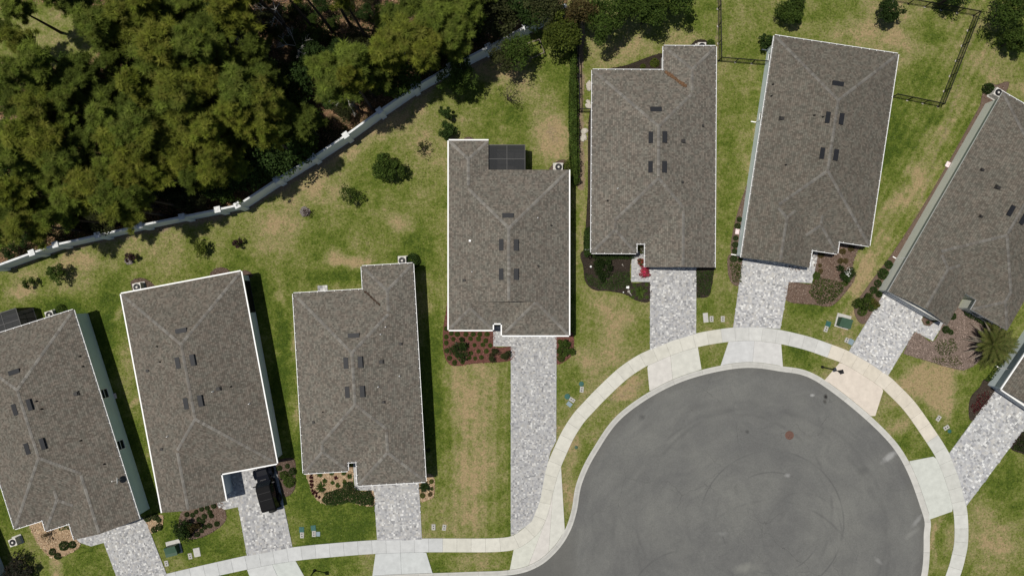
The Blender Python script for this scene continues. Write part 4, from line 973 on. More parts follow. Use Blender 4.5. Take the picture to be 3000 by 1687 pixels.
# ================================================================ BOUNDARY WALL
bw = empty('boundary_wall', (wall_w[0][0], wall_w[0][1], 0)); tag(bw, 'long pale blue grey wall with pillars between lawns and wood', 'wall')
ox, oy = wall_w[0]
for k, (a, b) in enumerate(zip(wall_w, wall_w[1:])):
    a, b = Vector((a[0] - ox, a[1] - oy)), Vector((b[0] - ox, b[1] - oy)); L = (b - a).length; an = math.atan2(b.y - a.y, b.x - a.x)
    M = Matrix.Translation((a.x, a.y, 0)) @ Matrix.Rotation(an, 4, 'Z')
    mb = MB(); mb.box(.24, L - .24, -.09, .09, -.1, WALL_H - .05, M=M); p = mb.build('wall_panel', M_wallp, bw)
    mb = MB(); mb.box(.24, L - .24, -.10, .10, WALL_H - .05, WALL_H, M=M); mb.build('coping', M_coping, p)
for k, w_ in enumerate(wall_w):
    a = Vector((w_[0] - ox, w_[1] - oy)); q = wall_w[max(0, k - 1)], wall_w[min(len(wall_w) - 1, k + 1)]; an = math.atan2(q[1][1] - q[0][1], q[1][0] - q[0][0])
    M = Matrix.Translation((a.x, a.y, 0)) @ Matrix.Rotation(an, 4, 'Z')
    mb = MB(); mb.box(-.27, .27, -.27, .27, -.1, WALL_H + .05, M=M); p = mb.build('pillar', M_wallp, bw)
    mb = MB(); mb.box(-.31, .31, -.31, .31, WALL_H + .05, WALL_H + .13, M=M); 
    P = [M @ Vector(v) for v in ((-.31, -.31, WALL_H + .13), (.31, -.31, WALL_H + .13), (.31, .31, WALL_H + .13), (-.31, .31, WALL_H + .13), (0, 0, WALL_H + .2))]
    for i in range(4): mb.poly([P[i], P[(i + 1) % 4], P[4]])
    mb.build('pillar_cap', M_coping, p)

# ================================================================ IRON FENCES
def fence(label, pts, h=1.22, bay=1.85):
    r = empty('iron_fence', (pts[0][0], pts[0][1], 0)); tag(r, label, 'fence', 'black iron garden fences')
    o = Vector(pts[0]); pk = MB()
    for a, b in zip(pts, pts[1:]):
        a, b = Vector(a) - o, Vector(b) - o; L = (b - a).length; n = max(1, round(L / bay)); e = (b - a) / L; an = math.atan2(e.y, e.x)
        M = Matrix.Translation((a.x, a.y, 0)) @ Matrix.Rotation(an, 4, 'Z')
        for k in range(n + 1):
            mb = MB(); s = L * k / n; mb.box(s - .035, s + .035, -.035, .035, -.05, h + .05, M=M); p = mb.build('post', M_black, r)
            mb = MB(); mb.box(s - .10, s + .10, -.10, .10, -.03, .02 + .01 * (k % 2), M=M); mb.build('post_footing', M_stone, p)
        for zz in (.15, h - .18, h - .04):
            mb = MB(); mb.box(0, L, -.02, .02, zz, zz + .04, M=M); mb.build('rail', M_black, r)
        s = .06
        while s < L: pk.box(s - .009, s + .009, -.009, .009, .08, h, M=M, bottom=False); s += .112
    o2 = pk.build('pickets', M_black, r); tag(o2, kind='stuff')
fence('black iron fence between the top yards, meeting the tilted house', G(0, 2, (1552, -60), (1560, 462), (1936, 492)))
fence('black iron fence enclosing the yard in the top right', G(0, 3, (830, -8), (1060, 32), (1553, 120), (1284, 806), (935, 735)))
fence('black iron fence along the hedge left of the stained roof house', G(0, 2, (492, 40), (506, 845), (612, 842)))

# ================================================================ SERVICE THINGS
def ac_unit(loc, rz, label, s=.42):
    r = empty('air_conditioner', loc, rz); tag(r, label, 'air conditioner', 'outdoor units behind the houses')
    mb = MB(); mb.box(-s - .12, s + .12, -s - .12, s + .12, -.02, .07); mb.build('pad', M_padc, r)
    mb = MB(); mb.box(-s, s, -s, s, .07, .80); c = mb.build('casing', M_ac, r)
    mb = MB()
    for k in range(6):
        z0 = .14 + k * .1
        mb.box(-s - .008, s + .008, -s - .008, s + .008, z0, z0 + .03)
    mb.build('louvres', M_ac, c)
    mb = MB(); mb.lathe([(s * .86, .802), (s * .86, .83), (s * .8, .83), (s * .78, .806), (0, .806)], 24); mb.build('fan_well', M_black, r)
    mb = MB(); mb.lathe([(0, .86), (.1, .86), (.12, .83), (.12, .81)], 14)
    f = mb.build('hub', M_ac, r)
    for k in range(3):
        m_ = MB(); a = k * 2.094; ca, sa = math.cos(a), math.sin(a); w = .16
        m_.poly([(ca * .1 - sa * w * .5, sa * .1 + ca * w * .5, .812), (ca * .1 + sa * w * .5, sa * .1 - ca * w * .5, .835), (ca * s * .74 + sa * w, sa * s * .74 - ca * w, .838), (ca * s * .74 - sa * w, sa * s * .74 + ca * w, .815)])
        m_.build('fan_blade', M_ventm, r)
    for k in range(3):
        m_ = MB(); q = s * (.3 + .22 * k); m_.lathe([(q, .845), (q + .012, .85), (q + .012, .845)], 24); m_.build('guard_ring', M_black, r)
ac_unit((*g1(1, 1, 1103, 520, .8), 0), R(3), 'outdoor unit beside the dark bush at the bottom middle house')
ac_unit((*g1(1, 0, 1033, 720, .8), 0), R(10.6), 'outdoor unit on the left lawn behind the car house')
ac_unit((*g1(1, 0, 372, 930, .8), 0), R(17.5), 'outdoor unit behind the house at the left edge')
ac_unit((*g1(0, 2, 352, 1262, .8), 0), 0, 'outdoor unit at the end of the long hedge')
ac_unit((*g1(0, 2, 1436, 352, .8), 0), 0, 'outdoor unit half hidden behind the stained roof house')
ac_unit((*g1(0, 3, 1742, 700, .8), 0), R(-30), 'outdoor unit at the back corner of the cream wall house')
ac_unit((*g1(2, 0, 95, 1195, .8), 0), R(20), 'outdoor unit beside the wall at the bottom left corner', .38)

def meter_box(r_, c_, x, y, label, rz=0.0, mat=None, w=.2, l=.31, holes=True):
    r = empty('meter_box', (*g1(r_, c_, x, y), 0), rz); tag(r, label, 'meter box', 'utility lids in the verge')
    mb = MB(); mb.box(-w, w, -l, l, -.05, .035); mb.box(-w + .05, w - .05, -l + .05, l - .05, .0351, .05); mb.build('lid', mat or M_lid, r)
    if holes:
        for s in (-1, 1):
            m_ = MB(); m_.lathe([(0, .054), (.07, .054), (.07, .05)], 10, (0, s * .12, 0)); m_.build('read_hole', M_lidhole, r)
def flat_lid(r_, c_, x, y, label, mat, rz=0.0, w=.26, l=.3):
    mb = MB(); mb.prism([(-w, -l), (w, -l), (w, l), (-w, l)], -.05, .03); mb.prism([(-w + .04, -l + .04), (w - .04, -l + .04), (w - .04, l - .04), (-w + .04, l - .04)], .03, .045)
    o = mb.build('valve_box', mat, None, loc=(*g1(r_, c_, x, y), 0), rz=rz); tag(o, label, 'valve box', 'utility lids in the verge')
def round_lid(r_, c_, x, y, label, mat, rad=.26):
    mb = MB(); mb.lathe([(rad, -.05), (rad, .03), (rad - .04, .045), (0, .05)], 20); o = mb.build('irrigation_valve', mat, None, loc=(*g1(r_, c_, x, y), 0)); tag(o, label, 'valve', 'utility lids in the verge')
meter_box(2, 1, 348, 1138, 'pale meter box below a teal lid, right of the car driveway'); flat_lid(2, 1, 345, 1098, 'teal lid above a meter box, leftmost on the bottom verge', M_teal)
meter_box(2, 1, 438, 1128, 'pale meter box with a teal lid above and a blue lid beside it'); flat_lid(2, 1, 434, 1086, 'teal lid above the meter box with a blue lid beside it', M_teal, .1); flat_lid(2, 1, 470, 1130, 'small pale blue lid beside a meter box on the bottom verge', M_bluelid, 0, .2, .24)
meter_box(2, 1, 1341, 1078, 'left one of two pale meter boxes right of the short driveway'); meter_box(2, 1, 1422, 1081, 'right one of two pale meter boxes right of the short driveway', -.15)
meter_box(2, 0, 1437, 1297, 'small meter box between transformer box and car driveway', .2); meter_box(2, 0, 1488, 1268, 'larger grey lid nearest the car driveway by the transformer box', .2, M_padc, .34, .46, False)
meter_box(2, 0, 1258, 1352, 'small pale lid right of the bottom left driveway', .2, w=.2, l=.3)
meter_box(2, 2, 527, 40, 'pale meter box above the round teal lid by the curved pavement', -.1); round_lid(2, 2, 524, -2, 'teal round lid just above a meter box on the middle verge', M_teal)
meter_box(2, 2, 454, 118, 'pale meter box turned sideways between teal and blue lids', 1.0); round_lid(2, 2, 418, 93, 'dark teal round lid beside the long driveway', M_teal, .3); flat_lid(2, 2, 433, 151, 'pale blue lid below a meter box beside the long driveway', M_bluelid, .9, .22, .28)
flat_lid(1, 2, 1463, 950, 'weathered grey slab right of the pink flower driveway', M_padc, .1, .26, .5); meter_box(1, 2, 1507, 960, 'meter box beside the weathered grey slab'); meter_box(1, 2, 1592, 960, 'cream meter box left of the bright driveway')
flat_lid(1, 3, 455, 998, 'teal lid left of the green transformer box', M_teal, -.3); meter_box(1, 3, 438, 1036, 'meter box just below the teal lid by the transformer box', -.3)
meter_box(1, 3, 595, 1120, 'small meter box left of a blue lid by the pale driveway', -.4, w=.2, l=.26); flat_lid(1, 3, 627, 1133, 'pale blue lid touching the pale driveway edge', M_bluelid, -.5)
meter_box(2, 3, 1288, 258, 'meter box on the tan lawn near the right edge', -.6); meter_box(2, 3, 1347, 327, 'white meter box above a round teal lid near the right edge', -1.0); round_lid(2, 3, 1371, 355, 'small round teal lid below a white meter box', M_teal, .2)
round_lid(2, 2, 485, 476, 'dark green round lid in the verge inside the pavement bend', M_green_box, .18)
def splash(r_, c_, x, y, label, rz, mat):
    mb = MB(); mb.box(-.2, .2, -.28, .28, -.03, .04); mb.box(-.2, -.15, -.28, .28, .0401, .09); mb.box(.15, .2, -.28, .28, .0401, .09); mb.box(-.149, .149, .22, .28, .0402, .089)
    o = mb.build('splash_block', mat, None, loc=(*g1(r_, c_, x, y), .02), rz=rz); tag(o, label, 'splash block', 'splash blocks at the house walls')
splash(2, 0, 866, 90, 'pale block in the shade beside the grey green wall', .3, M_pink_obj); splash(1, 2, 1700, 300, 'pink block between dark shrubs at the pale blue wall', -.15, M_pink_obj); splash(0, 3, 1355, 1243, 'pink block beside the cream wall', -.5, M_pink_obj)
def transformer(r_, c_, x, y, rz, label):
    r = empty('transformer_box', (*g1(r_, c_, x, y), 0), rz); tag(r, label, 'transformer', 'green transformer boxes')
    mb = MB(); mb.box(-.75, .75, -.62, .85, -.05, .06); mb.build('pad', M_padc, r)
    mb = MB(); a, b, c, d = -.6, .6, -.5, .45
    P = [(a, c, .06), (b, c, .06), (b, d, .06), (a, d, .06), (a, c, .78), (b, c, .78), (b, d, .95), (a, d, .95)]
    for f in ((0, 1, 5, 4), (1, 2, 6, 5), (2, 3, 7, 6), (3, 0, 4, 7), (4, 5, 6, 7)): mb.poly([P[i] for i in f])
    mb.build('cabinet', M_green_box, r)
    mb = MB(); mb.box(-.62, .62, -.54, .1, .79, .83); mb.build('hood', M_green_box, r)
    mb = MB(); mb.box(-.04, .04, -.56, -.50, .4, .55); mb.build('lock', M_black, r)
transformer(1, 3, 562, 985, R(-15), 'green transformer box on a pale pad left of the pale driveway'); transformer(2, 0, 1318, 1238, R(14), 'green transformer box on the lawn left of the car driveway')
# sheet iron manhole
mb = MB(); mb.lathe([(.46, -.13), (.46, -.085), (.40, -.078), (.39, -.088), (0, -.088)], 32); r = empty('manhole_cover', (*g1(2, 3, 165, 387), 0)); tag(r, 'rusty round manhole cover in the asphalt', 'manhole cover'); mb.build('rim', M_rust, r)
for i in range(-3, 4):
    m_ = MB()
    L_ = math.sqrt(max(.01, .36 ** 2 - (i * .1) ** 2)); m_.box(-L_, L_, i * .1 - .02, i * .1 + .02, -.087, -.077); m_.build('rib', M_rust, r)
# paver pad at the back door
r = empty('step_pad', (*g1(1, 1, 503, 738), 0), R(3.3)); tag(r, 'small square paver pad at the back wall of the bottom middle house', 'step pad')
for i in range(4):
    for j in range(3):
        mb = MB(); c_ = PAV[(i * 5 + j * 3) % 8]; mb.box(-.5 + i * .26, -.25 + i * .26, -.42 + j * .29, -.14 + j * .29, -.02, .05, col=tuple(c_)); mb.build('paver', M_paver, r, True)

def lamp_post(loc, rz, label):
    r = empty('street_lamp', loc, rz); tag(r, label, 'street lamp', 'black street lamps')
    mb = MB(); mb.lathe([(.16, -.05), (.16, .12), (.1, .3), (.075, .6)], 12); mb.build('base', M_black, r)
    mb = MB(); mb.tube((0, 0, .5), (0, 0, 3.75), .07, .05, 10); mb.build('pole', M_black, r)
    mb = MB(); mb.tube((0, 0, 3.7), (0, 0, 3.85), .12, .12, 10); mb.build('collar', M_black, r)
    mb = MB(); P = [(-.15, .15)]
    mb.box(-.13, .13, -.13, .13, 3.86, 4.2); g_ = mb.build('lantern', M_black, r)
    mb = MB(); mb.box(-.20, .20, -.20, .20, 4.2, 4.25); mb.box(-.12, .12, -.12, .12, 4.2501, 4.32); mb.build('lantern_roof', M_black, r)
    mb = MB(); mb.box(.131, .14, -.09, .09, 3.92, 4.14); mb.build('lantern_pane', M_glass, g_)
lamp_post((*g1(1, 3, 410, 1322), 0), .3, 'black street lamp by the cream apron'); lamp_post((*g1(2, 1, 443, 1405), 0), .2, 'black street lamp on the bottom verge')
# satellite dish
X, Y, Z = H1.on_roof(2, 0, 915, 715); wx, wy = H1.to_world(X, Y); r = empty('satellite_dish', (wx, wy, Z)); tag(r, 'white satellite dish on the grey roof at the left edge', 'satellite dish')
mb = MB(); mb.tube((0, 0, -.1), (0, 0, .55), .025); mb.build('mast', M_ac, r)
mb = MB()
for i in range(5):
    for k in range(20):
        def dp(i, k): a = 2 * math.pi * k / 20; q = .36 * i / 5; return Matrix.Rotation(math.radians(-58), 4, 'Y') @ Vector((q * math.cos(a), q * math.sin(a), .9 * q * q)) + Vector((.05, 0, .6))
        mb.poly([dp(i, k), dp(i + 1, k), dp(i + 1, k + 1), dp(i, k + 1)] if i else [dp(0, k), dp(1, k), dp(1, k + 1)])
mb.build('dish', M_white, r); mb = MB(); mb.tube((.05, 0, .38), (-.42, 0, .78), .018); mb.box(-.5, -.4, -.06, .06, .74, .86); mb.build('feed_arm', M_ac, r)
# downspout pieces sticking out at the pale blue wall
def spout(h, x, y, rz, label, L=.55):
    wx, wy = h.to_world(x, y); r = empty('downspout', (wx, wy, 0), h.ang + rz); tag(r, label, 'downspout', 'white downspouts at the houses')
    mb = MB(); mb.box(-.04, .04, -.035, .035, .1, 2.56); mb.build('pipe', M_white, r); mb = MB(); mb.box(-L, -.04, -.05, .05, .04, .12); mb.build('outlet', M_white, r)
xw = H6.w[0][0] - .05 if False else min(p[0] for p in H6.w) - .05
for (r_, c_, x, y), lb in (((0, 2, 1905, 380), 'white downspout outlet at the back end of the pale blue wall'), ((0, 2, 1850, 928), 'white downspout outlet midway along the pale blue wall'), ((1, 2, 1690, 478), 'white downspout outlet at the garage end of the pale blue wall')):
    l = H6.to_local(*g1(r_, c_, x, y)); spout(H6, xw, l[1], 0, lb)
l = H5.to_local(*g1(1, 2, 590, 437)); spout(H5, min(p[0] for p in H5.w) - .05, l[1], 0, 'white downspout outlet at the front corner of the stained roof house', .7)
l = H7.to_local(*g1(1, 3, 985, 516)); spout(H7, min(p[0] for p in H7.w) - .05, l[1], 0, 'white downspout on the cream wall', .4)
l = H8.to_local(*g1(1, 3, 1810, 1335, 1.5)); spout(H8, min(p[0] for p in H8.w) - .05, l[1], 0, 'white downspout on the wall at the right edge', .4)
# trellis frame lying under the tree
r = empty('garden_trellis', (*g1(0, 2, 168, 392), 0), .0); tag(r, 'open wooden frame standing under the trees by the wall', 'trellis')
P = [Vector((*g1(0, 2, *q), 0)) - Vector(r.location) for q in ((95, 360), (205, 322), (240, 420), (135, 468))]
for i in range(4):
    a, b = P[i], P[(i + 1) % 4]; mb = MB(); beam(mb, (a.x, a.y, .9), (b.x, b.y, .9), .09); mb.build('beam', M_wood, r)
    mb = MB(); beam(mb, (a.x, a.y, -.05), (a.x, a.y, .85), .09); mb.build('post', M_wood, r)
# garden ornaments
def ornament(r_, c_, x, y, label, kind, s=.16):
    mb = MB()
    if kind == 'ball': mb.lathe([(0, 0), (s * .7, s * .2), (s, s * .9), (s * .7, s * 1.6), (0, 1.9 * s)], 12)
    elif kind == 'plaque': mb.box(-s, s, -s * .8, s * .8, 0, .06); mb.box(-s * .8, s * .8, -s * .6, s * .6, .0601, .1)
    else:
        mb.lathe([(s * .5, 0), (s * .8, s), (s * .3, s * 2.2), (s * .45, s * 2.6), (0, s * 3)], 10); mb.tube((0, 0, s), (s * 1.6, -s * 2.2, s * .4), s * .35, s * .12, 8)
    o = mb.build('garden_ornament', M_white_obj if kind != 'bird' else M_stone, None, loc=(*g1(r_, c_, x, y), .02)); tag(o, label, 'ornament', 'garden ornaments')
ornament(1, 2, 595, 565, 'small white ball ornament in black mulch by the dark shrub', 'ball', .12); ornament(1, 2, 833, 550, 'small white stake ornament near the dark shrub', 'bird', .09)
ornament(1, 2, 873, 721, 'white plaque at the rim of the black mulch bed', 'plaque', .16); ornament(1, 2, 880, 752, 'pale long tailed bird figure in the black mulch bed', 'bird', .2); ornament(1, 2, 841, 758, 'tiny white ball at the rim of the black mulch bed', 'ball', .07)
ornament(1, 1, 1513, 1142, 'white ornament among the shrubs in the red mulch', 'bird', .12)
# rocks at the stained roof house
for i, (x, y, s) in enumerate(((585, 650, .34), (580, 800, .26), (545, 990, .28), (540, 1040, .32), (575, 770, .2))):
    me = bpy.data.meshes.new('rock'); bm = bmesh.new(); bmesh.ops.create_icosphere(bm, subdivisions=2, radius=s)
    for v in bm.verts: v.co *= 1 + .35 * float(value_noise(np.array(v.co.x * 9 + i), np.array(v.co.y * 9 + v.co.z * 7), 1.0, 4)); v.co.z *= .45; v.co.y *= 1.5
    bm.to_mesh(me); bm.free(); o = link('rock', me, M_stone, None, (*g1(0, 2, x, y), .05), i); tag(o, ['pale rock nearest the roof corner on the left side of the stained roof house', 'pale rock beside the corner post of the hedge fence', 'pale rock above another in the side yard by the hedge', 'larger pale rock, lowest in the side yard by the hedge', 'small pale rock just above the fence corner'][i], 'rock', 'rocks by the hedge')

# ================================================================ PARKED CAR
def car():
    p0 = W((773, 1372), .9); p1 = W((789, 1488), 1.2)
    ca = Vector((W((765, 1366), .8))); cb = Vector((W((797, 1490), 1.0))); ctr = (ca + cb) / 2; ang = math.atan2(ca.y - cb.y, ca.x - cb.x) - math.pi / 2
    r = empty('parked_car', (ctr.x, ctr.y, .05), ang); r.scale = (1.05, 1.06, 1.03); tag(r, 'black off-road car with spare wheel parked on the grey pavers', 'car')
    # +y is the front
    def prof(mb, sec):      # lofted sections: (y, half width bottom, half width top, z bottom, z top)
        P = []
        for y, wb, wt, zb, zt in sec: P.append([(-wb, y, zb), (wb, y, zb), (wb, y, zb + (zt - zb) * .7), (wt, y, zt), (-wt, y, zt), (-wb, y, zb + (zt - zb) * .7)])
        for a, b in zip(P, P[1:]):
            for i in range(6): j = (i + 1) % 6; mb.poly([a[i], b[i], b[j], a[j]])
        mb.poly(P[0]); mb.poly(P[-1][::-1])
    mb = MB(); prof(mb, [(-2.05, .76, .74, .5, 1.08), (-1.95, .78, .76, .46, 1.12), (.45, .78, .76, .46, 1.12), (.75, .76, .70, .46, 1.12)]); mb.build('body', M_carpaint, r)
    mb = MB(); prof(mb, [(.78, .70, .62, .55, 1.12), (1.3, .66, .55, .55, 1.10), (1.8, .60, .48, .55, 1.05), (1.95, .58, .46, .58, .98)]); hd = mb.build('hood', M_carpaint, r)
    mb = MB(); mb.box(-.3, .3, .84, .92, 1.12, 1.15); mb.build('cowl_vent', M_black, hd)
    mb = MB(); mb.box(-.56, .56, 1.955, 2.0, .55, .96); g_ = mb.build('grille', M_black, r)
    for k in range(7): m_ = MB(); m_.box(-.33 + k * .11 - .03, -.33 + k * .11 + .03, 2.0, 2.012, .62, .92); m_.build('grille_slot', M_ventm, g_)
    for s in (-1, 1): m_ = MB(); m_.tube((s * .45, 1.96, .8), (s * .45, 2.03, .8), .11, n=14); m_.build('headlight', M_chrome, r)
    for nm, y, zz in (('front_bumper', 2.12, .5), ('rear_bumper', -2.14, .45)):
        mb = MB(); mb.box(-.82, .82, y - .09, y + .09, zz, zz + .2); mb.build(nm, M_black, r)
    # cabin
    mb = MB(); P = [(-.74, .62, 1.12), (.74, .62, 1.12), (.66, .30, 1.76), (-.66, .30, 1.76)]
    mb.poly([(-.70, .66, 1.12), (.70, .66, 1.12), (.62, .34, 1.70), (-.62, .34, 1.70)]); mb.build('windscreen', M_glass, r)
    mb = MB(); beam(mb, (-.74, .66, 1.12), (-.66, .32, 1.72), .06); beam(mb, (.74, .66, 1.12), (.66, .32, 1.72), .06); beam(mb, (-.7, .32, 1.72), (.7, .32, 1.72), .07); beam(mb, (-.72, .67, 1.125), (.72, .67, 1.125), .05); mb.build('windscreen_frame', M_carpaint, r)
    for s in (-1, 1):
        for y0, y1 in ((.28, -.55), (-.62, -1.4), (-1.47, -1.98)):
            m_ = MB(); m_.poly([(s * .77, y0 + (.25 if y0 > .2 else 0), 1.125), (s * .77, y1, 1.125), (s * .68, y1 + .03, 1.68), (s * .68, y0, 1.68)]); m_.build('side_window', M_glass, r)
        for y in (.28, -.585, -1.435, -2.0): m_ = MB(); beam(m_, (s * .765, y, 1.12), (s * .675, y, 1.7), .06); m_.build('pillar', M_carpaint, r)
    mb = MB(); prof(mb, [(-2.08, .66, .60, 1.66, 1.76), (-1.9, .72, .66, 1.68, 1.82), (-.5, .72, .66, 1.68, 1.84), (.2, .71, .65, 1.68, 1.82), (.36, .66, .6, 1.68, 1.76)]); rf = mb.build('roof', M_carroof, r)
    for y in (-.25, -.95):
        m_ = MB(); m_.box(-.66, .66, y - .012, y + .012, 1.838, 1.848); m_.build('roof_seam', M_black, rf)
    mb = MB(); mb.poly([(-.66, -2.075, 1.15), (.66, -2.075, 1.15), (.6, -2.05, 1.65), (-.6, -2.05, 1.65)][::-1]); mb.build('rear_window', M_glass, r)
    def wheel(x, y, z, axis, name='wheel'):
        w = empty(name, (0, 0, 0), 0, r); mb = MB(); rad, hw = .40, .14
        pr = [(.22, -hw), (.34, -hw), (rad, -hw * .7), (rad, hw * .7), (.34, hw), (.22, hw)]
        Mx = (Matrix.Rotation(math.pi / 2, 4, 'Y') if axis == 'x' else Matrix.Rotation(math.pi / 2, 4, 'X'))
        mb.lathe(pr, 22); mb.v = [tuple(Matrix.Translation((x, y, z)) @ Mx @ Vector(v)) for v in mb.v]; mb.build('tyre', M_tyre, w)
        mb = MB(); mb.lathe([(0, -.1), (.22, -.1), (.22, .1), (0, .1)], 18); mb.v = [tuple(Matrix.Translation((x, y, z)) @ Mx @ Vector(v)) for v in mb.v]; mb.build('rim', M_ventm, w)
    for sx in (-1, 1):
        for y in (1.42, -1.32):
            wheel(sx * .78, y, .40, 'x')
            mb = MB()                                # wheel arch flare
            for k in range(7):
                a0, a1 = math.radians(15 + k * 150 / 7), math.radians(15 + (k + 1) * 150 / 7)
                q = [(sx * .58, y + .52 * math.cos(a0), .42 + .52 * math.sin(a0)), (sx * .95, y + .52 * math.cos(a0), .40 + .5 * math.sin(a0)), (sx * .95, y + .52 * math.cos(a1), .40 + .5 * math.sin(a1)), (sx * .58, y + .52 * math.cos(a1), .42 + .52 * math.sin(a1))]
                mb.poly(q)
            mb.build('fender', M_carpaint, r)
        m_ = MB(); m_.box(sx * .98 - .12, sx * .98 + .12, .40, .50, 1.15, 1.35); m_.build('mirror', M_black, r)
        m_ = MB(); m_.box(min(sx * .79, sx * .88), max(sx * .79, sx * .88), -.85, .85, .38, .44); m_.build('side_step', M_black, r)
        m_ = MB(); m_.box(sx * .7 - .06, sx * .7 + .06, -2.07, -2.04, .9, 1.05); m_.build('tail_light', M_rust, r)
    wheel(.1, -2.25, 1.05, 'y', 'spare_wheel')
car()
# ================================================================ PLANTS
NTH = 'first second third fourth fifth sixth seventh eighth ninth tenth eleventh twelfth thirteenth fourteenth fifteenth sixteenth seventeenth eighteenth nineteenth twentieth'.split()
NTH += ['twenty-' + k for k in NTH[:9]] + ['thirtieth']
def ordinal_labels(items, how=' from left'):
    """(x, base label) -> labels told apart by their order from the left"""
    by = {}
    for k, (x, lb) in enumerate(items): by.setdefault(lb, []).append((x, k))
    out = [lb for _, lb in items]
    for lb, v in by.items():
        if len(v) > 1:
            for j, (x, k) in enumerate(sorted(v)): out[k] = lb + ', ' + NTH[j] + how
    return out
def unit(n, r):
    v = r.normal(size=(n, 3)); return v / np.linalg.norm(v, axis=1)[:, None]
def leaves(P, r, size, cols, jit=.25, up=.5, aspect=.6):
    """one rhombic leaf at each point"""
    n = len(P); nrm = unit(n, r); nrm[:, 2] = np.abs(nrm[:, 2]) + up; nrm /= np.linalg.norm(nrm, axis=1)[:, None]
    t = np.cross(nrm, unit(n, r)); t /= np.linalg.norm(t, axis=1)[:, None] + 1e-9; b = np.cross(nrm, t)
    l = (size * r.uniform(.6, 1.4, n))[:, None]; w = l * aspect
    V = np.stack([P - t * l * .5, P + b * w * .5, P + t * l * .5, P - b * w * .5], 1).reshape(-1, 3)
    c = cols[r.integers(0, len(cols), n)] * r.uniform(1 - jit, 1 + jit, (n, 1))
    return V, np.arange(n * 4).reshape(n, 4), np.repeat(c, 4, 0)
def merge(parts):
    V, F, C, o = [], [], [], 0
    for v, f, c in parts: V.append(v); F.append(f + o); C.append(c); o += len(v)
    return np.concatenate(V), np.concatenate(F), np.concatenate(C)
GREEN_D = np.array([(.026, .048, .012), (.036, .062, .015), (.046, .078, .018)])
GREEN_M = np.array([(.045, .075, .014), (.06, .098, .018), (.08, .118, .022)])
GREEN_Y = np.array([(.085, .11, .018), (.11, .135, .022), (.065, .09, .016)])
PINE = np.array([(.152, .180, .028), (.182, .205, .032), (.130, .156, .025), (.192, .200, .038)])
PINE_D = np.array([(.10, .135, .024), (.12, .155, .028), (.085, .115, .021)])
OLIVE = np.array([(.075, .085, .03), (.09, .10, .035), (.06, .07, .026)])
PURP = np.array([(.05, .028, .026), (.07, .04, .035), (.035, .02, .02)])
BRONZE = np.array([(.09, .07, .025), (.11, .08, .03), (.07, .06, .02)])
PINK = np.array([(.55, .035, .11), (.42, .02, .07), (.62, .07, .16)])
RED_ = np.array([(.10, .018, .022), (.07, .012, .016), (.14, .03, .03)])

def crown_mesh(name, seed, R_, H_, cols, n_clump=26, per=70, leaf=.16, clump=.38, hollow=.55, z0=.0):
    """loose crown: leaf clumps spread through an uneven egg, gaps between them"""
    r = np.random.default_rng(seed); d = unit(n_clump, r); d[:, 2] = np.abs(d[:, 2]) * 1.0 - .15
    rad = r.uniform(hollow, 1.0, n_clump) ** .7; lob = 1 + .28 * np.sin(3 * np.arctan2(d[:, 1], d[:, 0]) + seed)
    c = d * rad[:, None] * np.array([R_, R_, H_ * .5]) * lob[:, None] + np.array([0, 0, z0 + H_ * .42])
    cs = R_ * clump * r.uniform(.6, 1.25, n_clump); tone = r.uniform(.75, 1.25, n_clump)
    P = []; K = []
    for i in range(n_clump):
        k = int(per * r.uniform(.6, 1.4)); q = unit(k, r) * (r.uniform(.35, 1, (k, 1)) ** .6) * cs[i]; q[:, 2] *= .7; P.append(c[i] + q); K.append(np.full(k, tone[i]))
    P = np.concatenate(P); K = np.concatenate(K); P[:, 2] = np.maximum(P[:, 2], .06)
    V, F, C = leaves(P, r, leaf, cols); C = C * np.repeat(K, 4)[:, None]
    return np_mesh(name, V, F, C), c
def branch_mesh(seed, base, tips, r0, bend=.15):
    r = np.random.default_rng(seed); mb = MB()
    for t in tips:
        a = Vector(base); b = Vector(t); m = a.lerp(b, .5) + Vector((r.normal(0, bend), r.normal(0, bend), r.uniform(0, bend)))
        mb.tube(a, m, r0, r0 * .7, 6, False); mb.tube(m, b, r0 * .7, r0 * .2, 6, False)
    return mb
def tree(name, px, zc, R_, H_, label, cols, seed, cat='tree', group=None, n=30, per=90, leaf=.17, trunk=True, clump=.4, hollow=.5):
    """px: detail view point of the crown centre, zc: height of that centre"""
    x, y = g1(*px, zc); r = empty(name, (x, y, 0), seed * 1.3); tag(r, label, cat, group)
    zb = max(.05, zc - H_ * .5)
    me, cl = crown_mesh('crown', seed, R_, H_, cols, n, per, leaf, clump, hollow, zb)
    link('crown', me, M_leaf, r)
    if trunk:
        r0 = max(.03, .045 * zc); mb = MB(); top = Vector((0, 0, zb + H_ * .15)); mb.tube((0, 0, -.1), top, r0, r0 * .7, 8, False); mb.build('trunk', M_bark, r)
        mb = branch_mesh(seed, top * .96, cl[:: max(1, len(cl) // 9)], r0 * .55); mb.build('branches', M_bark, r)
    return r
BALLS = {}
def ball_mesh(kind, cols, seed):
    r = np.random.default_rng(seed); n = 620; d = unit(n, r); d[:, 2] = np.abs(d[:, 2]) * 1.05 - .05
    rad = 1 + .10 * value_noise(d[:, 0] * 3 + seed, d[:, 1] * 3 + d[:, 2] * 2, 1.0, seed) + r.normal(0, .04, n)
    P = d * rad[:, None] * np.array([1, 1, .85]); P[:, 2] = np.maximum(P[:, 2], .02)
    V, F, C = leaves(P, r, .25, cols, .3, .3); m = np_mesh(kind, V, F, C); return m
for k, cols in (('d', GREEN_D), ('m', GREEN_M), ('y', GREEN_Y), ('p', PURP), ('b', BRONZE)):
    BALLS[k] = [ball_mesh('shrub_' + k, cols, s) for s in (1, 2, 3)]
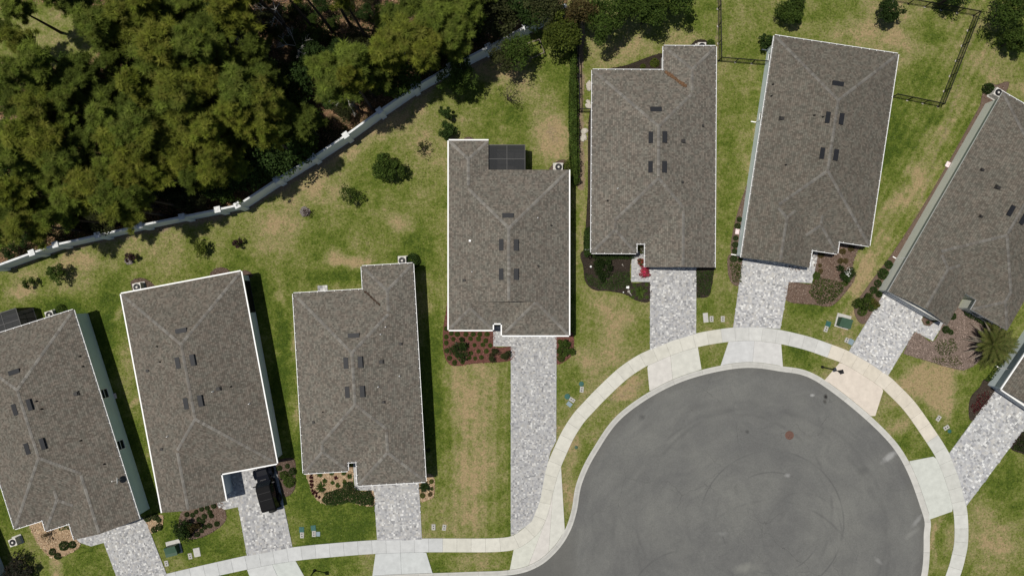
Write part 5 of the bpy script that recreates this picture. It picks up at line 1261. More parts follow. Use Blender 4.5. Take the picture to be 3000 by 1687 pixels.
def shrub(r_, c_, x, y, rt, label, kind='m', group=None, name='round_shrub', h=1.0):
    s = rt * TM; xx, yy = g1(r_, c_, x, y, s * .6)
    k = int(x * 7 + y) % 3
    o = link(name, BALLS[kind][k], M_leaf, None, (xx, yy, 0), (x * 3 + y) % 6.28); o.scale = (s * random.uniform(.92, 1.08), s * random.uniform(.92, 1.08), s * h * random.uniform(.9, 1.1)); tag(o, label, 'shrub', group)
    return o
def spiky_mesh(seed, n, L, cols, droop=.35, w=.07, up=.8):
    r = np.random.default_rng(seed); V, F, C = [], [], []; o = 0
    for i in range(n):
        a = r.uniform(0, 6.28); e = r.uniform(.15, 1.0) * up; l = L * r.uniform(.7, 1.1); c = cols[r.integers(0, len(cols))] * r.uniform(.7, 1.3)
        d = np.array([math.cos(a) * math.cos(e), math.sin(a) * math.cos(e), math.sin(e)]); s = np.array([-math.sin(a), math.cos(a), 0]) * w * .5
        p0 = np.array([0, 0, .05]); p1 = p0 + d * l * .5; p2 = p0 + d * l + np.array([0, 0, -droop * l]); p2[2] = max(p2[2], .04)
        V += [p0 - s * .6, p0 + s * .6, p1 + s, p1 - s, p2 + s * .15, p2 - s * .15]; F += [(o, o + 1, o + 2, o + 3), (o + 3, o + 2, o + 4, o + 5)]; C += [c] * 6; o += 6
    return np_mesh('spikes', np.array(V), np.array(F), np.array(C))
def spiky(r_, c_, x, y, L, label, cols=GREEN_M, n=46, seed=1, group=None, droop=.3, w=.07, cat='plant', name='spiky_plant'):
    o = link(name, spiky_mesh(seed, n, L, cols, droop, w), M_leaf, None, (*g1(r_, c_, x, y, .2), .02)); tag(o, label, cat, group); return o
def hedge(label, poly, h, cols, dens=230, leaf=.14, seed=3, name='hedge', base=0.0, rough=.12):
    r = np.random.default_rng(seed); P = np.array(poly); cx, cy = P.mean(0); A = abs(area2([tuple(p) for p in poly])) / 2
    lo, hi = P.min(0) - .1, P.max(0) + .1; n = int(A * dens * 2.4); x = r.uniform(lo[0], hi[0], n * 3); y = r.uniform(lo[1], hi[1], n * 3); pl = [tuple(p) for p in poly]
    e = dist_poly(x, y, pl); ins = in_poly(x, y, pl) | (e < .08 + .1 * value_noise(x, y, .4, seed)); x, y, e = x[ins][:n], y[ins][:n], e[ins][:n]
    top = h * np.minimum(1, .45 + (e / .3)) + rough * fbm(x, y, .7, seed); z_ = np.where(r.uniform(0, 1, len(x)) < .7, top - np.abs(r.normal(0, .06, len(x))), r.uniform(.03, 1, len(x)) * top); z_ = np.maximum(z_, .03)
    V, F, C = leaves(np.c_[x - cx, y - cy, z_ + base], r, leaf, cols, .3, .4); t = 1 + .22 * fbm(x, y, .5, seed + 3); C = C * np.repeat(t, 4)[:, None]
    o = link(name, np_mesh(name, V, F, C), M_leaf, None, (cx, cy, 0)); tag(o, label, 'hedge' if name == 'hedge' else 'ground cover'); 
    if name != 'hedge': tag(o, kind='stuff')
    return o
def ground_cover(label, poly, cols, dens=90, h=.14, seed=4, leaf=.13): return hedge(label, poly, h, cols, dens, leaf, seed, 'ground_cover', .03, .05)

# --- long hedge between the two middle houses
hedge('long dark green hedge between the two middle houses', G(0, 2, (445, 380), (480, 380), (488, 700), (490, 1100), (497, 1395), (455, 1400), (440, 1240), (428, 950), (432, 640)), 1.5, GREEN_M, 260, .17, 5, rough=.25)
hedge('bushy hedge end beside the outdoor unit', G(0, 2, (395, 1240), (440, 1205), (445, 1280), (400, 1290)), .9, GREEN_Y, 260, .15, 6)
hedge('low dark hedge in the sandy pebble bed', G(2, 1, (500, 870), (530, 820), (660, 785), (668, 742), (712, 735), (748, 785), (782, 812), (860, 808), (890, 850), (886, 906), (800, 904), (720, 882), (600, 904), (540, 905)), .6, GREEN_D * 1.05, 330, .11, 7, rough=.08)
hedge('low green hedge at the front wall of the stained roof house', G(1, 2, (610, 466), (920, 470), (912, 498), (760, 506), (610, 500)), .6, GREEN_D, 330, .11, 8, rough=.06)
hedge('green hedge at the front left corner of the stained roof house', G(1, 2, (545, 290), (598, 262), (604, 455), (560, 492), (542, 470)), .7, GREEN_D * 1.1, 300, .12, 9, rough=.08)
hedge('dark hedge under the front window behind the palm', G(1, 3, (1448, 862), (1495, 858), (1740, 985), (1720, 1030), (1640, 1010), (1490, 930)), .7, GREEN_D, 300, .12, 10, rough=.08)
ground_cover('green ground cover in the black mulch bed', G(1, 2, (558, 620), (640, 660), (730, 680), (780, 610), (890, 605), (892, 720), (740, 735), (630, 720), (570, 680)), GREEN_D * 1.15, 120, .1, 11)
ground_cover('dark green ground cover right of the pink flower driveway', G(1, 2, (1400, 600), (1515, 600), (1515, 640), (1488, 770), (1405, 790)), GREEN_D * .9, 130, .15, 12)
ground_cover('grassy ground cover in the mulch by the bright driveway', G(1, 3, (360, 640), (420, 660), (560, 690), (570, 740), (500, 820), (380, 850), (350, 800), (310, 760)), GREEN_M * .85, 90, .22, 13)
ground_cover('green ground cover in the middle of the palm bed', G(1, 3, (1290, 1120), (1400, 1110), (1430, 1180), (1380, 1230), (1300, 1230), (1260, 1180)), GREEN_M * .9, 60, .12, 14)
ground_cover('yellow green ground cover at the lower rim of the palm bed', G(1, 3, (1230, 1250), (1330, 1250), (1420, 1240), (1470, 1290), (1400, 1320), (1260, 1290)), GREEN_Y * .8, 45, .12, 15)
ground_cover('green ground cover patch below the pale blue wall', G(1, 2, (1650, 540), (1735, 550), (1720, 680), (1670, 670)), GREEN_M * .8, 110, .25, 16)
ground_cover('red leaved ground cover left of the driveway at the right edge', G(2, 3, (1580, 90), (1650, 60), (1680, 90), (1600, 190), (1550, 220), (1535, 170)), RED_ * .9, 70, .2, 17)
ground_cover('dark plants at the right edge below the driveway', G(2, 3, (1990, 320), (1900, 390), (1850, 480), (1934, 510), (2000, 530)), GREEN_D * .7, 100, .25, 18)
ground_cover('dark plants along the wall at the right edge', G(1, 3, (1780, 1240), (1800, 1300), (1740, 1390), (1690, 1430), (1640, 1420), (1700, 1340)), GREEN_D, 130, .3, 19)
# --- round shrubs
GB = 'round shrubs in the red mulch'; RB = []; CB = []; PB = []; AB = []
for i, (x, y, s) in enumerate(((1437, 1033, 18), (1437, 1095, 18), (1437, 1140, 18), (1440, 1200, 19), (1462, 1255, 19), (1500, 1290, 20), (1560, 1287, 15), (1613, 1255, 16), (1655, 1258, 16), (1703, 1250, 17), (1625, 1218, 16), (1680, 1203, 16), (1740, 1203, 17),
                               (1595, 1162, 16), (1650, 1158, 16), (1713, 1155, 17), (1770, 1160, 16), (1620, 1110, 17), (1680, 1110, 19), (1735, 1125, 18), (1585, 1075, 19), (1640, 1075, 19), (1690, 1075, 20), (1745, 1075, 19), (1520, 1075, 20), (1475, 1068, 18), (1550, 1112, 16), (1490, 1112, 16), (1560, 1150, 14))):
    RB.append((x, shrub(1, 1, x, y, s, 'small clipped round shrub in the red mulch bed', 'm', GB)))
tree('shrub', (1, 1, 1530, 1190), .7, .95, 1.1, 'larger dark loose shrub among the round ones in the red mulch', GREEN_D, 31, 'shrub', None, 20, 60, .14)
tree('shrub', (1, 1, 1800, 1225), .5, .62, .8, 'loose olive bush in the red mulch, left of its twin', OLIVE * .7, 32, 'shrub', None, 14, 60, .12); tree('shrub', (1, 1, 1885, 1222), .5, .62, .8, 'loose olive bush in the red mulch nearest the long driveway', OLIVE * .7, 33, 'shrub', None, 14, 60, .12)
shrub(1, 2, 360, 1132, 17, 'small round shrub at the top of the red mulch right of the long driveway', 'm'); tree('shrub', (1, 2, 405, 1182), .6, .85, 1.1, 'big leafy shrub in the red mulch right of the long driveway', GREEN_M * .8, 34, 'shrub', None, 20, 60, .15)
shrub(1, 2, 372, 1255, 30, 'low shrub at the bottom of the red mulch right of the long driveway', 'm')
for (x, y, s) in ((1520, 945, 19), (1562, 935, 19), (1612, 922, 20), (1582, 968, 19), (1540, 1000, 20), (1500, 1022, 18), (1593, 993, 20), (1530, 1036, 19), (1635, 1056, 21), (1580, 1070, 20), (1543, 1080, 19), (1500, 1062, 18), (1520, 1107, 18), (1487, 1136, 20), (1432, 1140, 18), (1408, 985, 20), (1452, 990, 20), (1480, 965, 17)):
    CB.append((x, shrub(2, 0, x, y, s, 'clipped round shrub in the brown mulch near the car', 'd', 'round shrubs near the parked car')))
tree('shrub', (2, 0, 1372, 1098), .8, 1.0, 1.4, 'dark leafy shrub at the left end of the brown mulch bed', GREEN_D * .8, 35, 'shrub', None, 24, 60, .16); tree('shrub', (2, 0, 1450, 1075), .6, .7, 1.0, 'dark reddish bush behind the round shrubs near the car', BRONZE * .5, 36, 'shrub', None, 14, 60, .14)
for (x, y, s, k, lb) in ((175, 635, 20, 'd', 'round shrub nearest the front wheel of the parked car'), (236, 620, 18, 'd', 'round shrub at the top right of the bed beside the car'), (272, 662, 30, 'd', 'dark round bush at the right rim of the bed beside the car'), (245, 738, 42, 'm', 'broad leafy bush in the bed beside the car'), (208, 690, 32, 'm', 'leafy bush next to the parked car')): shrub(2, 1, x, y, s, lb, k)
for (x, y, s, lb) in ((1112, 1018, 24, 'round shrub nearest the garage at the bottom left driveway'), (1166, 1005, 25, 'round shrub at the top of the pebble strip'), (1196, 1026, 20, 'round shrub right of the pebble strip'), (1198, 1080, 25, 'round shrub low on the right of the pebble strip'), (1160, 1100, 22, 'round shrub touching the bottom left driveway')): shrub(2, 0, x, y, s, lb, 'd')
for (x, y, s, lb) in ((475, 1225, 34, 'round shrub in the middle of the front pebble bed at bottom left'), (540, 1215, 28, 'round shrub near the walkway in the front pebble bed at bottom left'), (390, 1268, 26, 'leftmost round shrub of the front pebble bed at bottom left'), (430, 1300, 24, 'lowest round shrub of the front pebble bed at bottom left')): shrub(2, 0, x, y, s, lb, 'd')
tree('shrub', (2, 0, 360, 1140), .5, .7, .9, 'thin brown bush in the front pebble bed at bottom left', BRONZE * .6, 37, 'shrub', None, 12, 26, .10); ground_cover('patch of green plants between the front windows at bottom left', G(2, 0, (440, 1085), (525, 1060), (528, 1085), (470, 1098)), GREEN_M, 120, .15, 41)
tree('dark_conifer', (2, 0, 140, 1392), .9, 1.35, 1.6, 'dark feathery conifer at the bottom left corner', np.array([(.03, .03, .02), (.045, .035, .026), (.022, .03, .018)]), 38, 'conifer', None, 34, 70, .16)
for i, (x, y, L, lb) in enumerate(((480, 682, .42, 'leftmost spiky plant under the wall in the pebble bed'), (570, 675, .34, 'second spiky plant under the wall in the pebble bed'), (660, 670, .36, 'third spiky plant under the wall in the pebble bed'), (705, 697, .36, 'spiky plant nearest the door walk in the pebble bed'),
                                   (515, 732, .33, 'small spiky plant left of centre in the pebble bed'), (575, 745, .28, 'small spiky plant at the centre of the pebble bed'), (616, 765, .33, 'spiky plant just above the low dark hedge'), (665, 738, .3, 'yellowish spiky plant above the hedge tip'), (490, 782, .75, 'large tufted plant left of the low dark hedge'))):
    spiky(2, 1, x, y, L, lb, (GREEN_Y if i == 7 else GREEN_M) * .85, 60, 50 + i, 'spiky plants in the pebble bed')
spiky(2, 1, 600, 708, .3, 'dark red spiky plant in the pebble bed', RED_ * .6, 40, 61)
for i, (x, y) in enumerate(((415, 685), (408, 705), (422, 708), (409, 732), (422, 735), (411, 758), (424, 762), (416, 781), (422, 805), (440, 815), (430, 827), (455, 825), (452, 846), (475, 855))):
    o = spiky(2, 1, x, y, .2, 'tiny dark red plant rimming the pebble bed', RED_ * .35, 30, 70 + i % 4, 'dark red plants along the pebble bed', .2, .06); PB.append((y * 10 + x, o))
spiky(2, 1, 1275, 778, .72, 'blackish green cycad in the small pebble bed', GREEN_D * .55, 90, 80, None, .25, .12, 'cycad', 'cycad')
for (x, y, s, k, lb) in ((1325, 735, 18, 'y', 'yellow green shrub at the top of the small pebble bed'), (1257, 842, 20, 'y', 'yellowish shrub at the bottom left of the small pebble bed'), (1315, 832, 18, 'b', 'bronze shrub at the bottom right of the small pebble bed'), (1330, 790, 14, 'm', 'tiny green shrub at the right rim of the small pebble bed')): shrub(2, 1, x, y, s, lb, k)
tree('shrub', (1, 2, 688, 578), .6, 1.05, 1.1, 'dark bushy shrub in the black mulch bed', GREEN_D * .6, 39, 'shrub', None, 30, 60, .14)
spiky(1, 2, 966, 755, .85, 'green agave rosette in the black mulch by the driveway', GREEN_M * .9, 60, 81, None, .2, .11, 'agave', 'agave')
for i, (x, y) in enumerate(((905, 750), (915, 795), (975, 800), (1020, 795), (1018, 700), (1012, 745), (925, 705))): AB.append((x, shrub(1, 2, x, y, 15, 'small grey green plant around the agave', 'm', 'small plants around the agave', h=.5)))
tree('flowering_shrub', (1, 2, 1003, 605), .5, .55, .75, 'bright pink flowering shrub at the corner of the driveway', np.concatenate([PINK, PINK, GREEN_M]), 40, 'flowers', None, 22, 60, .11); tree('flowering_shrub', (1, 2, 973, 527), .45, .36, .6, 'red flowering shrub beside the door walk', np.concatenate([PINK * np.array([.8, .6, .5]), GREEN_M, GREEN_D]), 41, 'flowers', None, 14, 50, .10)
tree('shrub', (1, 2, 984, 440), .5, .4, .7, 'reddish bush in the door recess', np.concatenate([BRONZE, GREEN_M]), 42, 'shrub', None, 12, 50, .1)
for (r_, c_, x, y, s, k, lb) in ((0, 2, 1080, 472, 34, 'y', 'yellow green bush in the black mulch wedge'), (0, 2, 990, 502, 20, 'y', 'low yellow green plant in the black mulch wedge'), (0, 2, 1505, 325, 28, 'm', 'round green bush at the iron fence behind the stained roof house'), (0, 2, 1458, 1095 - 0, 1, 'm', None)):
    if lb: shrub(r_, c_, x, y, s, lb, k)
for i, (x, y, s) in enumerate(((1720, 208, 22), (1708, 258, 24), (1692, 350, 20), (1690, 400, 24), (1685, 450, 22), (1678, 505, 27), (1725, 515, 18))):
    shrub(1, 2, x, y, s, ['first', 'second', 'third', 'fourth', 'fifth', 'sixth', 'seventh'][i] + ' dark shrub from the top along the pale blue wall', 'd', 'shrubs along the pale blue wall')
for i, (x, y, s, lb) in enumerate(((405, 475, 26, 'brown leaved plant beside the front walk in the mulch'), (570, 450, 26, 'brown leaved plant under the wall in the mulch'), (632, 428, 24, 'brown leaved plant nearest the front corner in the mulch'), (552, 522, 22, 'brown leaved plant in the middle of the mulch'), (400, 600, 20, 'brown leaved plant low beside the front walk'), (592, 522, 22, 'brown leaved plant right of the middle in the mulch'), (395, 556, 16, 'tiny brown plant beside the front walk'))):
    shrub(1, 3, x, y, s, lb, 'b', 'brown leaved plants in the mulch', h=.7)
tree('flowering_shrub', (1, 3, 595, 615), .6, .78, 1.0, 'dark round bush with white flowers in the mulch', GREEN_D * .8, 43, 'shrub', None, 26, 60, .14)
P = g1(1, 3, 598, 640, .9); rr = np.random.default_rng(9); Q = np.c_[rr.normal(0, .22, (34, 2)), rr.uniform(.85, 1.15, 34)]; V, F, C = leaves(Q, rr, .12, np.array([(.75, .75, .70)]), .1, .8, .9); o = link('white_blossom', np_mesh('white_blossom', V, F, C), M_leaf, bpy.data.objects[[ob.name for ob in bpy.data.objects if ob.get('label') == 'dark round bush with white flowers in the mulch'][0]])
o.rotation_euler = (0, 0, 0)
shrub(1, 3, 370, 632, 28, 'green shrub between walk and grassy ground cover', 'm'); shrub(1, 3, 588, 690, 22, 'green shrub below the white flowering bush', 'm')
for (x, y, s, lb) in ((920, 550, 30, 'uppermost clipped shrub at the cream wall'), (880, 620, 40, 'largest clipped shrub at the cream wall'), (836, 692, 28, 'third clipped shrub from the top at the cream wall'), (803, 742, 28, 'fourth clipped shrub from the top at the cream wall'), (842, 772, 24, 'clipped shrub at the garage corner of the cream wall house')): shrub(1, 3, x, y, s, lb, 'd')
tree('shrub', (1, 3, 735, 840), .6, .85, 1.1, 'spreading grey green bush left of the pale driveway', GREEN_M * .75, 44, 'shrub', None, 26, 60, .14); tree('shrub', (1, 3, 795, 850), .6, .6, .9, 'yellow bronze bush at the edge of the pale driveway', np.concatenate([BRONZE, GREEN_Y]), 45, 'shrub', None, 16, 50, .13); shrub(1, 3, 720, 905, 34, 'low green bush below the grey green one by the pale driveway', 'm')
for (x, y, s, lb) in ((1350, 1040, 28, 'small dark shrub near the front walk in the palm bed'), (1402, 940, 26, 'dark shrub at the roof corner in the palm bed'), (1385, 1060, 20, 'smaller dark shrub beside another in the palm bed'), (1210, 985, 14, 'small plant in the mulch ring of the pale driveway')): shrub(1, 3, x, y, s, lb, 'd')
o = shrub(0, 3, 1672, 668, 42, 'tall oval shrub at the back corner of the cream wall house', 'd', h=1.5)
shrub(1, 1, 1180, 520, 52, 'big dark round bush beside an outdoor unit', 'd'); shrub(1, 0, 448, 895, 42, 'bright green bush beside the outdoor unit at the left house', 'm'); shrub(2, 1, 1300, 500, 16, 'small shrub in the shade right of the bottom middle house', 'd')

for grp, how in ((RB, ' from left'), (CB, ' from left'), (PB, ' from top'), (AB, ' from left')):
    for (v, o), lb in zip(grp, ordinal_labels([(v, o['label']) for v, o in grp], how)): o['label'] = lb
# --- small trees on the lawns
YT = 'young trees on the back lawns'
tree('young_tree', (0, 1, 985, 1262), 1.9, 1.35, 2.4, 'dense dark green young tree on the back lawn', GREEN_M * .9, 101, 'tree', YT, 44, 90, .17, clump=.36)
tree('young_tree', (0, 1, 1252, 1122), 1.1, .8, 1.3, 'thin brownish young tree on the back lawn', OLIVE * .7, 102, 'tree', YT, 14, 22, .12)
tree('young_tree', (0, 1, 1450, 1000), 1.1, .85, 1.8, 'dark young tree nearest the back corner of the middle house', GREEN_D * 1.1, 103, 'tree', YT, 26, 70, .15); tree('young_tree', (0, 1, 1440, 850), 1.2, .62, 1.6, 'slim dark young tree above the one at the middle house', GREEN_D, 104, 'tree', YT, 20, 60, .15)
tree('oak_tree', (0, 1, 1535, 570), 3.2, 1.85, 3.0, 'leafy green oak overhanging the boundary wall', GREEN_M * 1.0, 105, 'tree', None, 54, 90, .18, clump=.34)
tree('oak_tree', (0, 1, 1880, 410), 3.2, 1.75, 2.9, 'sparse grey green oak at the boundary wall', OLIVE * .8, 106, 'tree', None, 44, 60, .16, clump=.32)
tree('bare_tree', (0, 1, 1900, 725), 1.6, 1.3, 2.0, 'nearly bare young tree on the lawn below the grey green oak', OLIVE * .6, 107, 'tree', YT, 18, 12, .12)
tree('young_tree', (1, 1, 700, 30), 1.5, 1.0, 1.8, 'sparse green young tree on the back lawn', GREEN_M * .8, 108, 'tree', YT, 22, 40, .13)
tree('sapling', (1, 1, 372, 150), .8, .55, 1.2, 'dark bare sapling in a ring of mulch', PURP, 109, 'sapling', YT, 8, 18, .12)
tree('young_tree', (1, 0, 1518, 422), 1.0, .85, 1.5, 'yellow green bush on the left back lawn', GREEN_Y, 110, 'shrub', None, 22, 50, .15); tree('purple_shrub', (1, 0, 1795, 392), .8, .5, 1.2, 'dark purple shrub right of the yellow green bush', PURP, 111, 'shrub', None, 14, 36, .13)
tree('purple_shrub', (1, 0, 980, 495), .8, .48, 1.1, 'dark purple shrub in a mulch ring', PURP, 112, 'shrub', None, 16, 40, .13); tree('young_tree', (1, 0, 430, 618), 1.3, .95, 1.8, 'bright green young tree left of its dark shadow', GREEN_M, 113, 'tree', YT, 26, 60, .16); tree('young_tree', (1, 0, 215, 685), .8, .65, 1.1, 'low green bush on the dry lawn at the left', GREEN_M * .8, 114, 'shrub', None, 16, 36, .14)
BT = 'trees along the top edge'
tree('oak_tree', (0, 2, 20, 400), 3.5, 1.7, 3.2, 'green oak over the boundary wall beside the garden frame', GREEN_M * 1.0, 115, 'tree', BT, 40, 70, .17)
tree('oak_tree', (0, 2, 370, 235), 3.8, 1.9, 3.4, 'bright leafy oak above the long hedge', GREEN_Y * .95, 116, 'tree', BT, 60, 90, .18, clump=.34)
tree('oak_tree', (0, 2, 240, 60), 4.3, 1.8, 3.6, 'olive oak at the top edge above the boundary wall', OLIVE * .95, 117, 'tree', BT, 56, 80, .18)
tree('oak_tree', (0, 2, 530, 60), 4.4, 1.35, 3.2, 'yellowish tree at the top edge beside the hedge fence', BRONZE * .85, 118, 'tree', BT, 36, 70, .17)
tree('oak_tree', (0, 2, 705, 130), 4.2, 2.0, 3.8, 'dark green tree at the top edge left of the black shade', GREEN_M * .9, 119, 'tree', BT, 60, 90, .18, clump=.34)
tree('oak_tree', (0, 2, 1040, 55), 4.0, 1.85, 3.4, 'dark green tree at the top edge above the stained roof house', GREEN_M * .9, 120, 'tree', BT, 60, 90, .18, clump=.34)
tree('oak_tree', (0, 2, 880, -50), 4.2, 1.7, 3.6, 'dark tree cut by the top edge between two others', GREEN_M * .8, 121, 'tree', BT, 50, 80, .18)
tree('oak_tree', (0, 2, 1240, -50), 4.0, 1.8, 3.4, 'tree cut by the top edge left of the iron fence', GREEN_M * 1.0, 122, 'tree', BT, 50, 80, .18)
tree('young_tree', (0, 2, 1925, 310), 1.3, .75, 1.8, 'small dark tree between iron fence and the tilted house', GREEN_D, 123, 'tree', None, 20, 60, .15)
tree('young_tree', (0, 3, 188, 75), 2.0, 1.2, 2.3, 'round dark tree at the top edge above the tilted house', GREEN_M * .85, 124, 'tree', BT, 44, 90, .17, clump=.36); tree('young_tree', (0, 3, 935, 75), 2.0, 1.1, 2.3, 'dark tree in the fenced yard at the top right', GREEN_D * .8, 125, 'tree', BT, 36, 80, .16)
tree('young_tree', (0, 3, 1865, 300), 1.9, 1.15, 2.3, 'dark tree on the dry lawn at the right edge', GREEN_M * .8, 126, 'tree', BT, 40, 80, .17); tree('oak_tree', (0, 3, 1860, 40), 3.6, 1.9, 3.2, 'large dark tree in the top right corner', GREEN_M * .85, 127, 'tree', BT, 60, 90, .18)
tree('oak_tree', (0, 3, 1450, -70), 3.4, 1.4, 3.0, 'dark tree cut by the top edge above the fenced yard corner', GREEN_D * .9, 128, 'tree', BT, 36, 80, .17)

# --- big palm
def palm():
    (x, y) = g1(1, 3, 1695, 1148, 1.6); r = empty('palm_tree', (x, y, 0)); tag(r, 'big palm with long fronds, grey ones on its left', 'palm')
    mb = MB(); mb.lathe([(.42, -.1), (.45, .5), (.36, 1.0), (.2, 1.5), (.0, 1.75)], 12); mb.build('trunk', M_bark, r); q = np.random.default_rng(77)
    for i in range(54):
        a = i * 2.39996 + q.uniform(-.1, .1); el = 1.25 - 1.15 * (i / 54) ** .8; L = q.uniform(2.3, 3.1); dirx = math.cos(a)
        dead = math.cos(a - 2.9) > .55 and i > 26
        col = np.array([(.33, .285, .23)]) if dead else (np.array([(.10, .115, .03), (.075, .1, .022), (.13, .125, .04)]))
        V, F, C, o = [], [], [], 0; N = 26; prev = None
        for k in range(N + 1):
            t = k / N; rr_ = L * t * math.cos(el * (1 - .35 * t)); zz = 1.6 + L * math.sin(el) * t - (.9 + .35 * (1 - el)) * t * t * L * .5; zz = max(zz, .12)
            c_ = np.array([math.cos(a) * rr_, math.sin(a) * rr_, zz])
            if prev is not None:
                d = c_ - prev; d /= np.linalg.norm(d); s = np.cross(d, (0, 0, 1)); s /= np.linalg.norm(s) + 1e-9
                wr = .03 * (1 - t * .7); V += [prev - s * wr, prev + s * wr, c_ + s * wr, c_ - s * wr]; F.append((o, o + 1, o + 2, o + 3)); C += [np.array((.3, .27, .2)) if dead else col[0] * 1.15] * 4; o += 4
                ll = (.16 if dead else .46) * math.sin(math.pi * min(1, .12 + t * .9)) ** .6
                for sd in (-1, 1):
                    for h_ in (0, .5):
                        p = prev + (c_ - prev) * h_; tip = p + (s * sd * .8 + d * .65) * ll + np.array([0, 0, q.uniform(-.08, .1) * ll]); wv = d * .028
                        V += [p - wv, p + wv, tip + wv * .2, tip - wv * .2]; F.append((o, o + 1, o + 2, o + 3)); C += [col[q.integers(0, len(col))] * q.uniform(.75, 1.25)] * 4; o += 4
            prev = c_
        m_ = link('frond', np_mesh('frond', np.array(V), np.array(F), np.array(C)), M_leaf, r)
        if dead: m_['label'] = 'dry grey palm frond'
palm()

# ================================================================ THE WOOD
def pine_proto(seed, h=14.0, R_=2.6, nb=20, cols=PINE):
    r = np.random.default_rng(seed); mb = MB(); pts = [Vector((0, 0, -.2))]; a = r.uniform(0, 6.28)
    for k in range(1, 7): pts.append(Vector((math.cos(a) * .05 * k * k * .3, math.sin(a) * .05 * k * k * .3, h * .93 * k / 6)))
    rad = .17
    for k in range(6): mb.tube(pts[k], pts[k + 1], rad * (1 - .13 * k), rad * (1 - .13 * (k + 1)), 7, False)
    trunk = mb.mesh('trunk'); bb = MB(); puffs = []
    for i in range(nb):
        t = r.uniform(.0, 1) ** .8; z = h * (.60 + .36 * t); ang = i * 2.4 + r.uniform(-.5, .5); ln = R_ * (1.05 - .62 * t) * r.uniform(.55, 1.12)
        f = z / (h * .93) * 6; k = min(5, int(f)); b0 = pts[k].lerp(pts[k + 1], min(1, f - k)); tip = b0 + Vector((math.cos(ang) * ln, math.sin(ang) * ln, ln * r.uniform(.15, .5)))
        bb.tube(b0, tip, .045, .015, 5, False); np_ = r.integers(7, 13)
        for j in range(np_):
            u = r.uniform(.35, 1.08); q = b0.lerp(tip, u) + Vector((r.normal(0, .26), r.normal(0, .26), r.uniform(-.05, .3))); puffs.append((q.x, q.y, q.z, r.uniform(.34, .58)))
    for j in range(9): q = pts[6]; puffs.append((q.x + r.normal(0, .45), q.y + r.normal(0, .45), h * .95 + r.uniform(-.1, .5), r.uniform(.36, .56)))
    puffs = np.array(puffs); per = 90; n = len(puffs); d = unit(n * per, r); d[:, 2] = d[:, 2] * .55 + .22; c = np.repeat(puffs[:, :3], per, 0); L = np.repeat(puffs[:, 3], per) * r.uniform(.5, 1.5, n * per)
    tip = c + d * L[:, None]; s = np.cross(d, np.array([0, 0, 1.0]) + .45 * r.normal(size=d.shape)); s /= np.linalg.norm(s, axis=1)[:, None] + 1e-9; w = .030
    V = np.stack([tip, c + d * .08 - s * w, c + d * .08 + s * w], 1).reshape(-1, 3); tone = np.repeat(r.uniform(.78, 1.2, n), per)
    C = cols[np.repeat(r.integers(0, len(cols), n), per)] * tone[:, None] * r.uniform(.85, 1.15, (n * per, 1))
    crown = np_mesh('crown', V, np.arange(len(V)).reshape(-1, 3), np.repeat(C, 3, 0))
    for me, m in ((trunk, M_bark), (crown, M_leaf)): me.materials.append(m)
    br = bb.mesh('branches'); br.materials.append(M_bark)
    return trunk, br, crown
PROTO = [pine_proto(201 + k, 14, 2.0 + .2 * (k % 3), 20 + 2 * (k % 2), (PINE if k < 5 else PINE_D) * np.array([(1, 1, 1), (1.05, 1.03, .95), (.84, .95, 1), (1.05, 1.08, .95), (.92, 1.04, 1.1), (1, 1, 1), (1.03, 1.0, .95)][k])) for k in range(7)]
def pine(px, h, sc, label, k, rz, name='pine_tree', group='pines of the wood behind the wall'):
    x, y = W(O(px)[0], h * .86); s = h / 14.0
    r = empty(name, (x, y, 0), rz); tag(r, label, 'pine tree', group)
    for nm, me in zip(('trunk', 'branches', 'crown'), PROTO[k % 7]):
        o = link(nm, me, None, r); o.scale = (sc, sc, s) if nm != 'trunk' else (1, 1, s)
    return r
# crowns: overview pixel, height, spread
CR = [(420, 120, 14, 1.15), (370, 150, 13, 1.0), (490, 130, 13.5, 1.0), (430, 200, 14, 1.1), (345, 200, 12.5, .9), (520, 200, 12, .9), (460, 255, 13, 1.0), (610, 215, 12.5, 1.05), (650, 265, 12, .95), (570, 275, 12, .9), (600, 300, 11, .8),
      (250, 290, 12, .9), (330, 320, 12.5, 1.0), (400, 345, 12, 1.0), (300, 365, 12, .95), (350, 390, 11.5, .9), (95, 165, 12.5, .95), (50, 190, 12, .8), (70, 255, 12, .9), (60, 330, 12.5, 1.05), (110, 350, 12.5, 1.0), (40, 390, 12, 1.0), (150, 390, 12, .95), 
      (455, 320, 12, .9), (505, 335, 12, .95), (215, 480, 11.5, 1.0), (160, 500, 11, .9), (265, 490, 11, .9), (310, 520, 10.5, .85), (390, 440, 10.5, .85), (330, 440, 11, .85), (890, 170, 11.5, 1.05), (850, 215, 11, .95), (1000, 80, 12, 1.05), (960, 120, 11.5, .9), (1060, 110, 11.5, .9),
      (815, 160, 11, .8), (240, 50, 12, .9), (310, 60, 12, .9), (350, 20, 12, .85), (570, 20, 13, 1.0), (1080, 40, 11, .9), (1130, 90, 10, .85), (130, 570, 10, .9), (60, 560, 10.5, .9), (200, 560, 9.5, .7), (30, 480, 11, .9), 
      (560, 380, 10, .75), (1180, 20, 11, .9), (1240, 60, 10, .8), (180, 250, 10.5, .7), (30, 100, 12, .7), (520, 430, 9.5, .75), (450, 400, 10, .75)]
